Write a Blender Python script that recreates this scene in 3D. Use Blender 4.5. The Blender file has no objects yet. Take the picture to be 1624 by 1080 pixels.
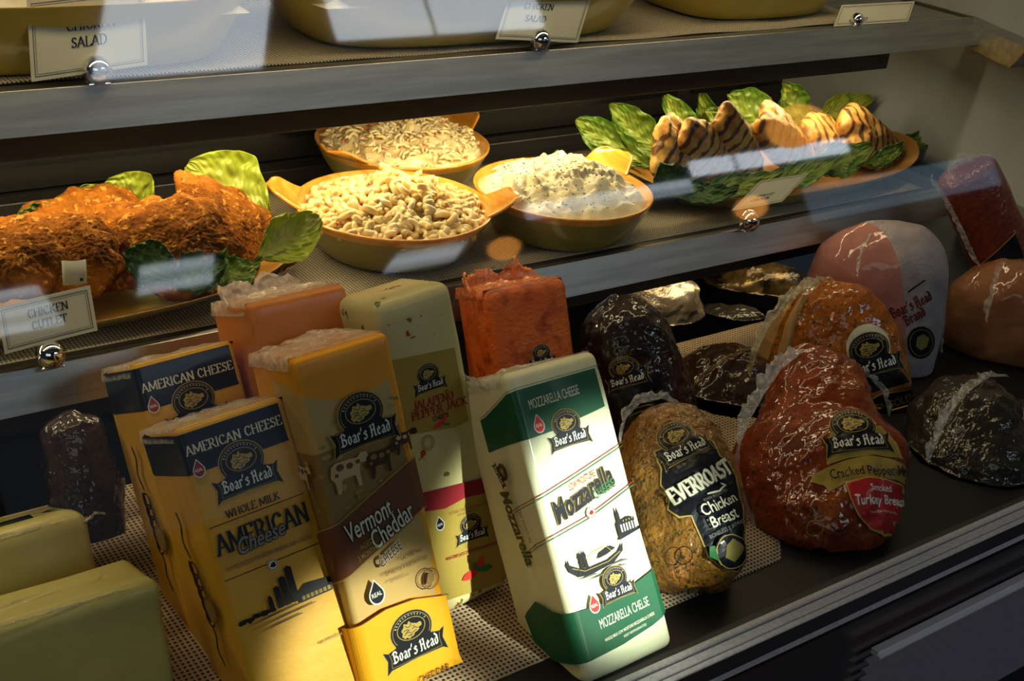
import bpy, bmesh, math, random
from mathutils import Vector, Matrix, noise, geometry
from mathutils.bvhtree import BVHTree
R=random.Random(7)
SC=bpy.context.scene; COL=SC.collection
H=1.5                       # eye height above the shop floor; everything below is built around the eye, then lifted
V=Vector
# ---------------------------------------------------------------- camera
FPX=2000.0
CR=Matrix(((0.81097,0.18834,-0.55394),(-0.57751,0.4095,-0.70625),(0.09382,0.89266,0.44086)))
cd=bpy.data.cameras.new('camera'); cam=bpy.data.objects.new('camera',cd); COL.objects.link(cam)
cam.matrix_world=Matrix.Translation((0,0,H))@CR.to_4x4()
cd.sensor_width=36; cd.lens=36*FPX/1624; cd.clip_start=.02
SC.camera=cam
def ray(x,y): return CR@V(((x-812)/FPX,-(y-540)/FPX,-1))
def at(x,y,Y=None,Z=None,X=None):
    r=ray(x,y); k=Y/r.y if Y is not None else (Z/r.z if Z is not None else X/r.x)
    return r*k
# ---------------------------------------------------------------- materials
MATS={}
def nt(m): return m.node_tree.nodes,m.node_tree.links
def mat(name,col,rough=.5,metal=0,coat=0,col2=None,nscale=30,ndetail=4,thr=(.4,.6),bump=0,bscale=60,sss=0,spec=.5,spots=None,emit=0,alpha=1,trans=0,bdetail=3,coords='Object',stretch=None,aniso=0,coat_rough=.1,bdist=.004):
    if name in MATS: return MATS[name]
    m=bpy.data.materials.new(name); m.use_nodes=True; N,L=nt(m); b=N['Principled BSDF']
    b.inputs['Base Color'].default_value=(*col,1); b.inputs['Roughness'].default_value=rough
    b.inputs['Metallic'].default_value=metal; b.inputs['Coat Weight'].default_value=coat; b.inputs['Coat Roughness'].default_value=coat_rough
    b.inputs['Specular IOR Level'].default_value=spec; b.inputs['Alpha'].default_value=alpha
    b.inputs['Transmission Weight'].default_value=trans
    if sss:
        b.inputs['Subsurface Weight'].default_value=sss; b.inputs['Subsurface Radius'].default_value=(.01,.006,.003); b.inputs['Subsurface Scale'].default_value=1
    if emit: b.inputs['Emission Color'].default_value=(*col,1); b.inputs['Emission Strength'].default_value=emit
    tc=N.new('ShaderNodeTexCoord'); src=tc.outputs[coords]
    if stretch:
        mp=N.new('ShaderNodeMapping'); mp.inputs['Scale'].default_value=stretch; L.new(src,mp.inputs[0]); src=mp.outputs[0]
    cur=None
    def noi(scale,det=4,rough_=.6):
        n=N.new('ShaderNodeTexNoise'); n.inputs['Scale'].default_value=scale; n.inputs['Detail'].default_value=det; n.inputs['Roughness'].default_value=rough_; L.new(src,n.inputs['Vector']); return n
    if col2:
        n=noi(nscale,ndetail); r=N.new('ShaderNodeValToRGB'); e=r.color_ramp.elements
        e[0].position=thr[0]; e[1].position=thr[1]; e[0].color=(*col,1); e[1].color=(*col2,1)
        L.new(n.outputs['Fac'],r.inputs[0]); cur=r.outputs[0]
    for sp in (spots or []):   # (colour, scale, low, high)
        n=noi(sp[1],2); r=N.new('ShaderNodeValToRGB'); e=r.color_ramp.elements
        e[0].position=sp[2]; e[1].position=sp[3]; e[0].color=(0,0,0,1); e[1].color=(1,1,1,1)
        L.new(n.outputs['Fac'],r.inputs[0]); mx=N.new('ShaderNodeMix'); mx.data_type='RGBA'
        L.new(r.outputs[0],mx.inputs[0])
        if cur is None: mx.inputs[6].default_value=(*col,1)
        else: L.new(cur,mx.inputs[6])
        mx.inputs[7].default_value=(*sp[0],1); cur=mx.outputs[2]
    if cur is not None: L.new(cur,b.inputs['Base Color'])
    if bump:
        n=noi(bscale,bdetail); bp=N.new('ShaderNodeBump'); bp.inputs['Strength'].default_value=bump; bp.inputs['Distance'].default_value=bdist
        L.new(n.outputs['Fac'],bp.inputs['Height']); L.new(bp.outputs[0],b.inputs['Normal']); L.new(bp.outputs[0],b.inputs['Coat Normal'])
    MATS[name]=m; return m
def math_node(N,L,op,a,b=None):
    n=N.new('ShaderNodeMath'); n.operation=op
    for i,x in enumerate((a,b)):
        if x is None: continue
        if isinstance(x,(int,float)): n.inputs[i].default_value=x
        else: L.new(x,n.inputs[i])
    return n.outputs[0]
# ---------------------------------------------------------------- objects
ROOTS=[]
def thing(name,label,cat,loc=(0,0,0),rot=None,group=None):
    o=bpy.data.objects.new(name,None); COL.objects.link(o); o.empty_display_size=.02
    M=Matrix.Translation(V(loc)+V((0,0,H)))
    if rot is not None: M=M@rot.to_4x4()
    o.matrix_world=M; tag(o,label,cat,group); return o
def tag(o,label,cat,group=None,kind=None):
    if label: o['label']=label
    if cat: o['category']=cat
    if group: o['group']=group
    if kind: o['kind']=kind
    return o
def mesh(name,vs,fs,mats,mi=None,smooth=True):
    me=bpy.data.meshes.new(name); me.from_pydata([tuple(v) for v in vs],[],fs)
    for m in (mats if isinstance(mats,(list,tuple)) else [mats]): me.materials.append(m)
    if mi: me.polygons.foreach_set('material_index',mi)
    if smooth: me.polygons.foreach_set('use_smooth',[True]*len(me.polygons))
    me.update(); return me
def obj(name,me,parent=None,loc=(0,0,0),label=None):
    o=bpy.data.objects.new(name,me); COL.objects.link(o)
    if parent: o.parent=parent; o.location=loc
    else: o.location=V(loc)+V((0,0,H))
    if label: o['label']=label
    return o
class MB:
    def __init__(s): s.v=[];s.f=[];s.m=[]
    def add(s,vs,fs,m=0):
        n=len(s.v); s.v+=[V(x) for x in vs]; s.f+=[tuple(i+n for i in f) for f in fs]; s.m+=[m]*len(fs)
    def box(s,a,b,m=0,M=None):
        x0,y0,z0=a;x1,y1,z1=b
        vs=[V(p) for p in ((x0,y0,z0),(x1,y0,z0),(x1,y1,z0),(x0,y1,z0),(x0,y0,z1),(x1,y0,z1),(x1,y1,z1),(x0,y1,z1))]
        if M: vs=[M@v for v in vs]
        s.add(vs,[(0,3,2,1),(4,5,6,7),(0,1,5,4),(1,2,6,5),(2,3,7,6),(3,0,4,7)],m)
    def prism(s,pts,x0,x1,m=0):     # profile in (y,z) run along x
        n=len(pts); s.add([(x0,p[0],p[1]) for p in pts]+[(x1,p[0],p[1]) for p in pts],[tuple(range(n)),tuple(reversed(range(n,2*n)))]+[(i,i+n,(i+1)%n+n,(i+1)%n) for i in range(n)],m)
    def tube(s,path,r,n=10,m=0,closed=False):
        vs=[];fs=[];k=len(path)
        for i,p in enumerate(path):
            p=V(p); t=(V(path[min(i+1,k-1)])-V(path[max(i-1,0)])).normalized()
            u=t.cross(V((0,0,1)) if abs(t.z)<.9 else V((1,0,0))).normalized(); w=t.cross(u)
            rr=r[i] if isinstance(r,(list,tuple)) else r
            for j in range(n):
                a=2*math.pi*j/n; vs.append(p+u*math.cos(a)*rr+w*math.sin(a)*rr)
        for i in range(k-1):
            for j in range(n): fs.append((i*n+j,i*n+(j+1)%n,(i+1)*n+(j+1)%n,(i+1)*n+j))
        fs+= [tuple(range(n-1,-1,-1)),tuple((k-1)*n+j for j in range(n))]
        s.add(vs,fs,m)
    def sphere(s,c,r,nu=20,nv=12,m=0,sc=(1,1,1)):
        vs=[V(c)+V((0,0,-r*sc[2]))];fs=[]
        for i in range(1,nv):
            b=-math.pi/2+math.pi*i/nv
            for j in range(nu):
                a=2*math.pi*j/nu; vs.append(V(c)+V((r*sc[0]*math.cos(b)*math.cos(a),r*sc[1]*math.cos(b)*math.sin(a),r*sc[2]*math.sin(b))))
        vs.append(V(c)+V((0,0,r*sc[2])))
        for j in range(nu): fs.append((0,1+(j+1)%nu,1+j))
        for i in range(nv-2):
            for j in range(nu): fs.append((1+i*nu+j,1+i*nu+(j+1)%nu,1+(i+1)*nu+(j+1)%nu,1+(i+1)*nu+j))
        t=len(vs)-1
        for j in range(nu): fs.append((1+(nv-2)*nu+j,1+(nv-2)*nu+(j+1)%nu,t))
        s.add(vs,fs,m)
    def build(s,name,mats,parent=None,smooth=False,label=None,bevel=0,loc=(0,0,0)):
        o=obj(name,mesh(name,s.v,s.f,mats,s.m,smooth),parent,loc,label)
        if bevel:
            b=o.modifiers.new('bevel','BEVEL'); b.width=bevel; b.segments=2; b.limit_method='ANGLE'
        return o
def struct(name,mb,mats,bevel=0,smooth=False):
    o=mb.build(name,mats,bevel=bevel,smooth=smooth); o['kind']='structure'; return o
def nz(p,s,seed=0): return noise.noise(V((p[0]*s+seed*7.3,p[1]*s+seed*3.1,p[2]*s-seed*5.7)))
def fbm(p,s,o=3,seed=0):
    t=0;a=1
    for i in range(o): t+=a*nz(p,s,seed+i); s*=2.1; a*=.5
    return t
def grid_faces(nu,nv,wrap=False):
    return [(i*nu+j,i*nu+(j+1)%nu,(i+1)*nu+(j+1)%nu,(i+1)*nu+j) for i in range(nv-1) for j in range(nu if wrap else nu-1)]
# ---------------------------------------------------------------- pen lettering (broad-nib strokes)
BL={'B':(.72,[[(.18,0),(.18,.92)],[(.02,.85),(.18,1),(.45,.97),(.6,.78),(.32,.56)],[(.32,.56),(.62,.42),(.62,.12),(.35,0),(0,.04)]]),
'o':(.52,[[(.12,.52),(.12,.12),(.28,0),(.42,.14),(.42,.52),(.26,.66),(.12,.52)]]),
'a':(.52,[[(.1,.54),(.26,.66),(.4,.52),(.4,.1),(.5,0)],[(.4,.36),(.12,.26),(.12,.08),(.24,0),(.4,.14)]]),
'r':(.44,[[(.03,.56),(.13,.64),(.13,0)],[(.13,.48),(.3,.66),(.42,.56)]]),
"'":(.2,[[(.12,1),(.06,.78)]]),
's':(.48,[[(.42,.56),(.26,.66),(.1,.54),(.4,.28),(.38,.08),(.2,0),(.04,.08)]]),
'H':(.74,[[(.02,.88),(.16,1),(.16,0),(.04,.02)],[(.16,.5),(.52,.58)],[(.4,.98),(.54,1),(.54,.06),(.66,0)]]),
'e':(.48,[[(.14,.32),(.4,.44),(.28,.66),(.12,.52),(.12,.12),(.26,0),(.42,.1)]]),
'd':(.54,[[(.14,1),(.42,.74),(.42,.1),(.28,0),(.12,.12),(.12,.5),(.26,.62),(.42,.54)]]),
'n':(.54,[[(.02,.58),(.12,.64),(.12,0)],[(.12,.48),(.3,.66),(.42,.52),(.42,0),(.5,0)]]),
' ':(.26,[])}
SF={'A':(.78,[[(.04,0),(.37,1),(.7,0)],[(.16,.34),(.57,.34)]],[(.04,0),(.7,0)]),
'M':(.98,[[(.08,0),(.12,1),(.48,.12),(.84,1),(.88,0)]],[(.08,0),(.88,0),(.1,1),(.86,1)]),
'E':(.64,[[(.12,0),(.12,1),(.55,1),(.56,.84)],[(.12,.52),(.44,.52)],[(.12,0),(.57,0),(.6,.17)]],[(.12,0),(.12,1)]),
'R':(.74,[[(.12,0),(.12,1),(.42,1),(.58,.76),(.42,.5),(.12,.5)],[(.32,.5),(.68,0)]],[(.12,0),(.7,0),(.1,1)]),
'I':(.3,[[(.14,0),(.14,1)]],[(.14,0),(.14,1)]),
'C':(.74,[[(.64,.78),(.5,.97),(.3,.98),(.1,.7),(.1,.3),(.3,.02),(.5,.03),(.66,.22)]],[]),
'N':(.82,[[(.12,0),(.12,1),(.68,0),(.68,1)]],[(.12,0),(.08,1),(.68,1)]),
'H':(.8,[[(.12,0),(.12,1)],[(.66,0),(.66,1)],[(.12,.52),(.66,.52)]],[(.12,0),(.12,1),(.66,0),(.66,1)]),
'S':(.56,[[(.47,.8),(.38,.96),(.22,.98),(.08,.78),(.14,.6),(.42,.42),(.48,.22),(.3,.01),(.14,.04),(.05,.2)]],[]),
'K':(.74,[[(.12,0),(.12,1)],[(.6,1),(.14,.42)],[(.26,.56),(.66,0)]],[(.12,0),(.12,1),(.6,1),(.68,0)]),
'U':(.78,[[(.12,1),(.12,.28),(.26,.02),(.46,.02),(.62,.28),(.62,1)]],[(.12,1),(.62,1)]),
'T':(.7,[[(.34,0),(.34,1)],[(.02,.82),(.04,1),(.64,1),(.66,.82)]],[(.34,0)]),
'L':(.6,[[(.12,1),(.12,0),(.54,0),(.57,.18)]],[(.12,1),(.12,0)]),
'D':(.78,[[(.12,0),(.12,1),(.4,1),(.66,.72),(.66,.28),(.4,0),(.12,0)]],[(.1,0),(.1,1)]),
'V':(.78,[[(.03,1),(.37,0),(.7,1)]],[(.05,1),(.7,1)]),
'W':(1.05,[[(.03,1),(.28,0),(.5,.9),(.74,0),(.98,1)]],[(.03,1),(.98,1),(.5,1)]),
'O':(.8,[[(.4,1),(.16,.84),(.08,.5),(.16,.16),(.4,0),(.64,.16),(.72,.5),(.64,.84),(.4,1)]],[]),
'P':(.66,[[(.12,0),(.12,1),(.44,1),(.58,.75),(.44,.48),(.12,.48)]],[(.12,0),(.1,1)]),
'G':(.8,[[(.66,.8),(.5,.97),(.3,.98),(.1,.7),(.1,.3),(.3,.02),(.5,.02),(.66,.12),(.66,.42)]],[(.66,.45)]),
'Z':(.66,[[(.06,.84),(.08,1),(.56,1),(.06,0),(.56,0),(.6,.18)]],[]),
'J':(.5,[[(.34,1),(.34,.2),(.2,0),(.06,.12)]],[(.34,1)]),
' ':(.35,[],[])}
def hull(pts):
    pts=sorted(set((round(p[0],5),round(p[1],5)) for p in pts))
    if len(pts)<3: return pts
    def half(ps):
        h=[]
        for p in ps:
            while len(h)>1 and (h[-1][0]-h[-2][0])*(p[1]-h[-2][1])-(h[-1][1]-h[-2][1])*(p[0]-h[-2][0])<=0: h.pop()
            h.append(p)
        return h
    a=half(pts);b=half(pts[::-1]); return a[:-1]+b[:-1]
def nib(w,t,ang):
    c,s=math.cos(ang),math.sin(ang); return [(c*x*w/2-s*y*t/2,s*x*w/2+c*y*t/2) for x,y in ((-1,-1),(1,-1),(1,1),(-1,1))]
def sweep(pts,nb):
    return [hull([(p[0]+n[0],p[1]+n[1]) for n in nb]+[(q[0]+n[0],q[1]+n[1]) for n in nb]) for p,q in zip(pts,pts[1:])]
OCT=[(math.cos(i*math.pi/4+.39)/2,math.sin(i*math.pi/4+.39)/2) for i in range(8)]
def line(pts,w): return sweep(pts,[(x*w,y*w) for x,y in OCT])
def blackletter(text,w=.15,gap=.06):
    polys=[];x=0
    for ch in text:
        a,st=BL[ch]
        for s in st: polys+=[[(p[0]+x,p[1]) for p in q] for q in sweep(s,nib(w,.05,math.radians(40)))]
        x+=a+gap
    return polys,x-gap
def serif(text,w=.13,gap=.03,thin=.045):
    polys=[];x=0
    for ch in text:
        if ch not in SF: ch=' '
        a,st,sf=SF[ch]
        for s in st: polys+=[[(p[0]+x,p[1]) for p in q] for q in sweep(s,nib(w,thin,math.radians(12)))]
        for p in sf: polys+=[[(p[0]+x-.12,p[1]-.025),(p[0]+x+.12,p[1]-.025),(p[0]+x+.12,p[1]+.025),(p[0]+x-.12,p[1]+.025)]]
        x+=a+gap
    return polys,x-gap
_fc={}
def sans(text,bold=0.0,shear=0.0,res=3):
    k=(text,bold,shear)
    if k in _fc: return _fc[k]
    c=bpy.data.curves.new('t','FONT'); c.body=text; c.size=1; c.offset=bold; c.shear=shear; c.resolution_u=res; c.fill_mode='FRONT'
    o=bpy.data.objects.new('t',c); COL.objects.link(o); bpy.context.view_layer.update()
    me=o.evaluated_get(bpy.context.evaluated_depsgraph_get()).to_mesh()
    polys=[[(me.vertices[i].co.x,me.vertices[i].co.y) for i in p.vertices] for p in me.polygons]
    bpy.data.objects.remove(o); bpy.data.curves.remove(c)
    xs=[p[0] for q in polys for p in q] or [0,1]
    x0,x1=min(xs),max(xs); polys=[[(p[0]-x0,p[1]/.72) for p in q] for q in polys]
    _fc[k]=(polys,x1-x0); return _fc[k]
# ---------------------------------------------------------------- labels: flat print in (u,v) millimetres wrapped on a surface
INK={}
def ink(name,col,coat=.10,rough=.42,metal=0):
    INK[name]=mat('print_'+name,col,rough=rough,coat=coat,metal=metal,spec=.2); return INK[name]
for n,c in dict(black=(.006,.007,.012),navy=(.006,.007,.013),gold=(.42,.30,.08),olive=(.23,.20,.05),white=(.72,.72,.68),cream=(.62,.55,.36),red=(.42,.02,.02),brightred=(.62,.03,.02),green=(.012,.09,.04),brown=(.15,.055,.026),tan=(.40,.27,.11),darktan=(.26,.16,.055),yellow=(.62,.42,.10),mustard=(.34,.24,.045),amber=(.75,.36,.015),paper=(.68,.66,.52),grey=(.2,.2,.19),leaf=(.03,.16,.05),dim=(.10,.10,.09),ivory=(.66,.66,.5),wine=(.12,.008,.01),burg=(.25,.012,.02)).items(): ink(n,c)
class Label:
    def __init__(s): s.p=[]; s.mats=[]; s.l=0
    def mi(s,n):
        if n not in s.mats: s.mats.append(n)
        return s.mats.index(n)
    def poly(s,pts,c,lay=None):
        if lay is None: s.l+=1; lay=s.l
        s.p.append((list(pts),s.mi(c),lay))
    def polys(s,ps,c,lay=None):
        if lay is None: s.l+=1; lay=s.l
        for q in ps: s.poly(q,c,lay)
    def text(s,txt,x0,y0,x1,y1,h,c,kind='sans',bold=0,shear=0,w=None,outline=None):
        f={'sans':lambda:sans(txt,bold,shear),'bl':lambda:blackletter(txt,w or .16),'serif':lambda:serif(txt,w or .13)}[kind]
        ps,wd=f(); L=math.hypot(x1-x0,y1-y0); ex=((x1-x0)/L,(y1-y0)/L); ey=(-ex[1],ex[0]); sx=L/wd
        if kind!='sans' and shear: ps=[[(p[0]+p[1]*shear,p[1]) for p in q] for q in ps]
        def T(q,dx=0,dy=0): return [(x0+dx+ex[0]*p[0]*sx+ey[0]*p[1]*h,y0+dy+ex[1]*p[0]*sx+ey[1]*p[1]*h) for p in q]
        if outline:
            oc,ow=outline; s.l+=1; l0=s.l
            for a in range(8):
                for q in ps: s.poly(T(q,ow*math.cos(a*.785),ow*math.sin(a*.785)),oc,l0)
        s.l+=1; l1=s.l
        for q in ps: s.poly(T(q),c,l1)
    def arc(s,txt,cx,cy,r,a0,a1,h,c):   # caps on an arc, a0>a1 clockwise
        s.l+=1; n=len(txt)
        for i,ch in enumerate(txt):
            if ch==' ': continue
            ps,wd=sans(ch); a=math.radians(a0+(a1-a0)*(i+.5)/n); cw=h*.62
            for q in ps:
                s.poly([(cx+(r+p[1]*h)*math.cos(a)+(p[0]-wd/2)*cw/max(wd,.3)*math.sin(a),cy+(r+p[1]*h)*math.sin(a)-(p[0]-wd/2)*cw/max(wd,.3)*math.cos(a)) for p in q],c,s.l)
    def ell(s,cx,cy,a,b,c,n=28): s.poly([(cx+a*math.cos(t*6.2832/n),cy+b*math.sin(t*6.2832/n)) for t in range(n)],c)
    def ring(s,cx,cy,a,b,w,c,n=28,t0=0,t1=360):
        s.polys(line([(cx+a*math.cos(math.radians(t0+(t1-t0)*t/n)),cy+b*math.sin(math.radians(t0+(t1-t0)*t/n))) for t in range(n+1)],w),c)
    def logo(s,cx,cy,W,ang=0,full=True,bg='black'):
        # black arched shield and flared ribbon, gold lines, gold boar's head facing right, white blackletter
        S=Label(); k=W
        S.ell(0,.17*k,.36*k,.36*k,'gold'); rib=[(-.52,-.02),(-.44,-.07),(-.3,-.03),(.3,-.03),(.44,-.07),(.52,-.02),(.47,-.2),(.52,-.44),(.44,-.38),(0,-.36),(-.44,-.38),(-.52,-.44),(-.47,-.2)]
        S.poly([(x*k*1.03,(y*1.05+.005)*k) for x,y in rib],'gold'); S.ell(0,.17*k,.345*k,.345*k,bg)
        S.poly([(x*k,y*k) for x,y in rib],bg)
        S.poly([(-.3*k,-.06*k),(.3*k,-.06*k),(.3*k,.1*k),(-.3*k,.1*k)],bg)
        S.ring(0,.17*k,.315*k,.31*k,.008*k,'gold',t0=-30,t1=210); S.ring(0,.2*k,.235*k,.195*k,.012*k,'gold')
        S.polys(line([(-.43*k,-.09*k),(-.41*k,-.2*k),(-.43*k,-.345*k),(.43*k,-.345*k),(.41*k,-.2*k),(.43*k,-.09*k)],.009*k),'olive')
        S.arc("BRUNCKHORST'S",0,.17*k,.265*k,158,22,.034*k,'white')
        head=[(-.13,.06),(-.17,.12),(-.15,.17),(-.17,.22),(-.12,.27),(-.11,.33),(-.05,.30),(-.02,.35),(.02,.29),(.07,.27),(.10,.25),(.16,.26),(.18,.22),(.17,.18),(.11,.165),(.13,.14),(.09,.11),(.04,.10),(.02,.06),(-.03,.05),(-.06,.03),(-.09,.07)]
        S.poly([(x*k,y*k) for x,y in head],'gold')
        ls=[[(-.13,.13),(-.06,.16),(-.02,.13)],[(-.13,.2),(-.07,.21),(-.03,.18)],[(-.09,.28),(-.05,.24),(-.01,.25)],[(.0,.3),(.0,.26)],[(.01,.19),(.06,.2),(.1,.17)],[(-.07,.09),(-.02,.1),(.02,.13),(.08,.14)],[(-.1,.16),(-.05,.19)],[(.03,.235),(.06,.225)],[(-.04,.07),(.0,.09)]]
        for q in ls: S.polys(line([(x*k,y*k) for x,y in q],.012*k),'black',S.l+1)
        S.l+=1
        S.text("Boar's Head",-.39*k,-.27*k,.39*k,-.27*k,.2*k,'white','bl',w=.17)
        S.ell(.33*k,-.02*k,.012*k,.012*k,'grey',8)
        c_,s_=math.cos(ang),math.sin(ang); base=s.l
        for pts,m,l in S.p: s.poly([(cx+c_*x-s_*y*.82,cy+s_*x+c_*y*.82) for x,y in pts],S.mats[m],base+l)
        s.l=base+S.l
    def drop(s,cx,cy,h,c,txt='REAL'):
        pts=[(cx,cy+h*.62)]+[(cx+h*.36*math.cos(a),cy-h*.08+h*.4*math.sin(a)) for a in [math.radians(30-i*20) for i in range(13)]]
        o=[(cx+(x-cx)*1.18,cy+(y-cy)*1.15) for x,y in pts]
        s.poly(o,'white'); s.poly(pts,c); s.text(txt,cx-h*.27,cy-h*.16,cx+h*.27,cy-h*.12,h*.22,'white',bold=.01)
    def build(s,name,parent,mapf,cuts_u=(),cuts_v=(),label=None,eps=.00007):
        bm=bmesh.new(); lay=bm.faces.layers.int.new('l')
        for pts,mi,l in s.p:
            if len(pts)<3: continue
            tris=[tuple(range(len(pts)))] if len(pts)==3 else geometry.tessellate_polygon([[V((x,y,0)) for x,y in pts]])
            vs=[bm.verts.new((x,y,0)) for x,y in pts]
            for t in tris:
                if len(set(t))<3: continue
                try: f=bm.faces.new([vs[i] for i in t]); f.material_index=mi; f[lay]=l
                except ValueError: pass
        for co,no,lst in (((1,0),(1,0,0),cuts_u),((0,1),(0,1,0),cuts_v)):
            for c in lst:
                bmesh.ops.bisect_plane(bm,geom=list(bm.verts)+list(bm.edges)+list(bm.faces),plane_co=(co[0]*c,co[1]*c,0),plane_no=no,dist=1e-5)
        bm.verts.ensure_lookup_table()
        vl={}
        for f in bm.faces:
            for v in f.verts: vl[v]=max(vl.get(v,0),f[lay])
        dead=[]; cache={}
        for v in list(bm.verts):
            if v not in vl: dead.append(v); continue
            r=mapf(v.co.x/1000,v.co.y/1000,.00015+eps*vl[v])
            if r is None: dead.append(v)
            else: v.co=r
        bmesh.ops.delete(bm,geom=dead,context='VERTS')
        bmesh.ops.recalc_face_normals(bm,faces=[]) 
        me=bpy.data.meshes.new(name); bm.to_mesh(me); bm.free()
        for n in s.mats: me.materials.append(INK[n])
        return obj(name,me,parent,label=label)
# ================================================================= the case
steel=mat('brushed_steel',(.36,.355,.345),rough=.38,metal=1,col2=(.46,.45,.43),nscale=6,bump=.04,bscale=60,stretch=(1,14,14))
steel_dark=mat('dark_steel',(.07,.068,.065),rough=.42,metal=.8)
white_panel=mat('white_liner',(.38,.42,.44),rough=.45,col2=(.34,.375,.39),nscale=3)
deck_m=mat('deck_black',(.006,.006,.007),rough=.45,spec=.3)
dark_glass=mat('dark_door_glass',(.012,.013,.014),rough=.12,spec=.7)
rail_m=mat('anodised_rail',(.62,.63,.65),rough=.5,metal=.3,col2=(.52,.53,.55),nscale=200,bump=.05,bscale=300)
brown_m=mat('brown_laminate',(.035,.022,.018),rough=.25,coat=.5,col2=(.02,.013,.011),nscale=3)
black_m=mat('black_rubber',(.006,.006,.006),rough=.6)
chrome=mat('chrome',(.8,.8,.8),rough=.08,metal=1)
def glass_mat():
    m=bpy.data.materials.new('clear_glass'); m.use_nodes=True; N,L=nt(m); N.remove(N['Principled BSDF'])
    t=N.new('ShaderNodeBsdfTransparent'); t.inputs[0].default_value=(.93,.97,.97,1); g=N.new('ShaderNodeBsdfGlossy'); g.inputs['Roughness'].default_value=.028
    f=N.new('ShaderNodeFresnel'); ge=N.new('ShaderNodeNewGeometry'); L.new(math_node(N,L,'SUBTRACT',1.5,math_node(N,L,'MULTIPLY',ge.outputs['Backfacing'],.8333)),f.inputs[0]); mx=N.new('ShaderNodeMixShader')
    L.new(f.outputs[0],mx.inputs[0]); L.new(t.outputs[0],mx.inputs[1]); L.new(g.outputs[0],mx.inputs[2]); L.new(mx.outputs[0],N['Material Output'].inputs[0]); return m
GL=glass_mat()
def film_mat(name,a=.5,scale=120,col=(.75,.73,.68)):
    m=bpy.data.materials.new(name); m.use_nodes=True; N,L=nt(m); b=N['Principled BSDF']
    b.inputs['Base Color'].default_value=(*col,1); b.inputs['Roughness'].default_value=.22; b.inputs['Coat Weight'].default_value=.6
    tc=N.new('ShaderNodeTexCoord'); n=N.new('ShaderNodeTexNoise'); n.inputs['Scale'].default_value=scale; n.inputs['Detail'].default_value=4; L.new(tc.outputs['Object'],n.inputs[0])
    bp=N.new('ShaderNodeBump'); bp.inputs['Strength'].default_value=.9; bp.inputs['Distance'].default_value=.004; L.new(n.outputs[0],bp.inputs['Height']); L.new(bp.outputs[0],b.inputs['Normal'])
    t=N.new('ShaderNodeBsdfTransparent'); mx=N.new('ShaderNodeMixShader'); r=N.new('ShaderNodeMapRange'); r.inputs[1].default_value=.35; r.inputs[2].default_value=.7; r.inputs[3].default_value=a*.45; r.inputs[4].default_value=min(1,a*1.5)
    L.new(n.outputs[0],r.inputs[0]); L.new(r.outputs[0],mx.inputs[0]); L.new(t.outputs[0],mx.inputs[1]); L.new(b.outputs[0],mx.inputs[2]); L.new(mx.outputs[0],N['Material Output'].inputs[0]); return m
FILM=film_mat('crinkled_film',.34); FILM2=film_mat('clear_film',.16,90); FILMP=film_mat('peach_film',.42,110,(.9,.72,.58)); FILMO=film_mat('orange_film',.8,140,(.8,.25,.08))
XL,XR=-.75,1.84
# case end, back, deck
b=MB(); b.box((XR,.66,-.83),(XR+.03,1.62,.25)); struct('wall_right',b,white_panel)
b=MB(); b.box((XL,1.60,-.98),(XR,1.63,.25)); struct('wall_back',b,dark_glass)
b=MB(); b.box((XL,1.585,-.60),(XR,1.6,-.57)); b.box((XL,1.585,-.45),(XR,1.6,-.425)); b.box((XL,1.585,-.86),(XR,1.6,-.80))
for x in (.18,.86,1.55): b.box((x,1.58,-.95),(x+.03,1.598,.2))
struct('trim_1',b,steel_dark)
b=MB(); b.box((XL,1.56,-1.0),(XR,1.585,-.93)); b.box((XL,.655,-.83),(XR,1.18,-.806)); b.box((XL,1.15,-.94),(XR,1.18,-.83)); b.box((XL,1.15,-.96),(XR,1.6,-.94)); struct('floor',b,deck_m)
# glass front, leaning back, 5 mm
a=math.radians(20); gy,gz=.645,-.803
b=MB(); n_=(-math.cos(a),math.sin(a)); L_=1.0
b.prism([(gy,gz),(gy+math.sin(a)*L_,gz+math.cos(a)*L_),(gy+math.sin(a)*L_+.005,gz+math.cos(a)*L_-.002),(gy+.005,gz-.002)],XL,XR+.02)
struct('window_1',b,GL)
# bottom rail (three grooved strips) and the front below it
b=MB()
for y0,y1 in ((.6515,.6435),(.6410,.6305),(.6293,.6225)): b.prism([(y0,-.83),(y0,-.8005),(y0-.001,-.80),(y1+.001,-.80),(y1,-.8005),(y1,-.83)],XL,XR+.2)
struct('trim_2',b,rail_m)
b=MB(); b.prism([(.66,-.83),(.66,-.804),(.623,-.804),(.623,-.83)],XL,XR+.2)
b.box((XL,.64,-1.45),(XR+.2,.66,-.83)); struct('trim_3',b,black_m)
b=MB(); b.box((XL,.6215,-.821),(XR+.2,.63,-.8015)); b.prism([(.6215,-.834),(.64,-.834),(.64,-1.02),(.617,-1.02)],XL,XR+.2); struct('wall_front',b,brown_m,bevel=.001)
g=thing('vent_grille','ribbed grey metal vent grille low on the case front, bright chrome strip along its top','vent',(1.02,.6,-.871))
b=MB(); b.box((0,0,-.0035),(.9,.01,.0)); b.box((0,-.004,-.0075),(.9,.01,-.0045)); b.build('chrome_strip',mat('bright_strip',(.85,.85,.88),rough=.35,metal=.4),g,bevel=.0008)
b=MB()
for i in range(12): b.prism([(.014,-.019-i*.014),(.006,-.0215-i*.014),(.006,-.0225-i*.014),(.016,-.0225-i*.014)],.0,.9)

b.build('louvre_panel',mat('louvre_metal',(.34,.33,.38),rough=.35,metal=.4),g); 
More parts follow.
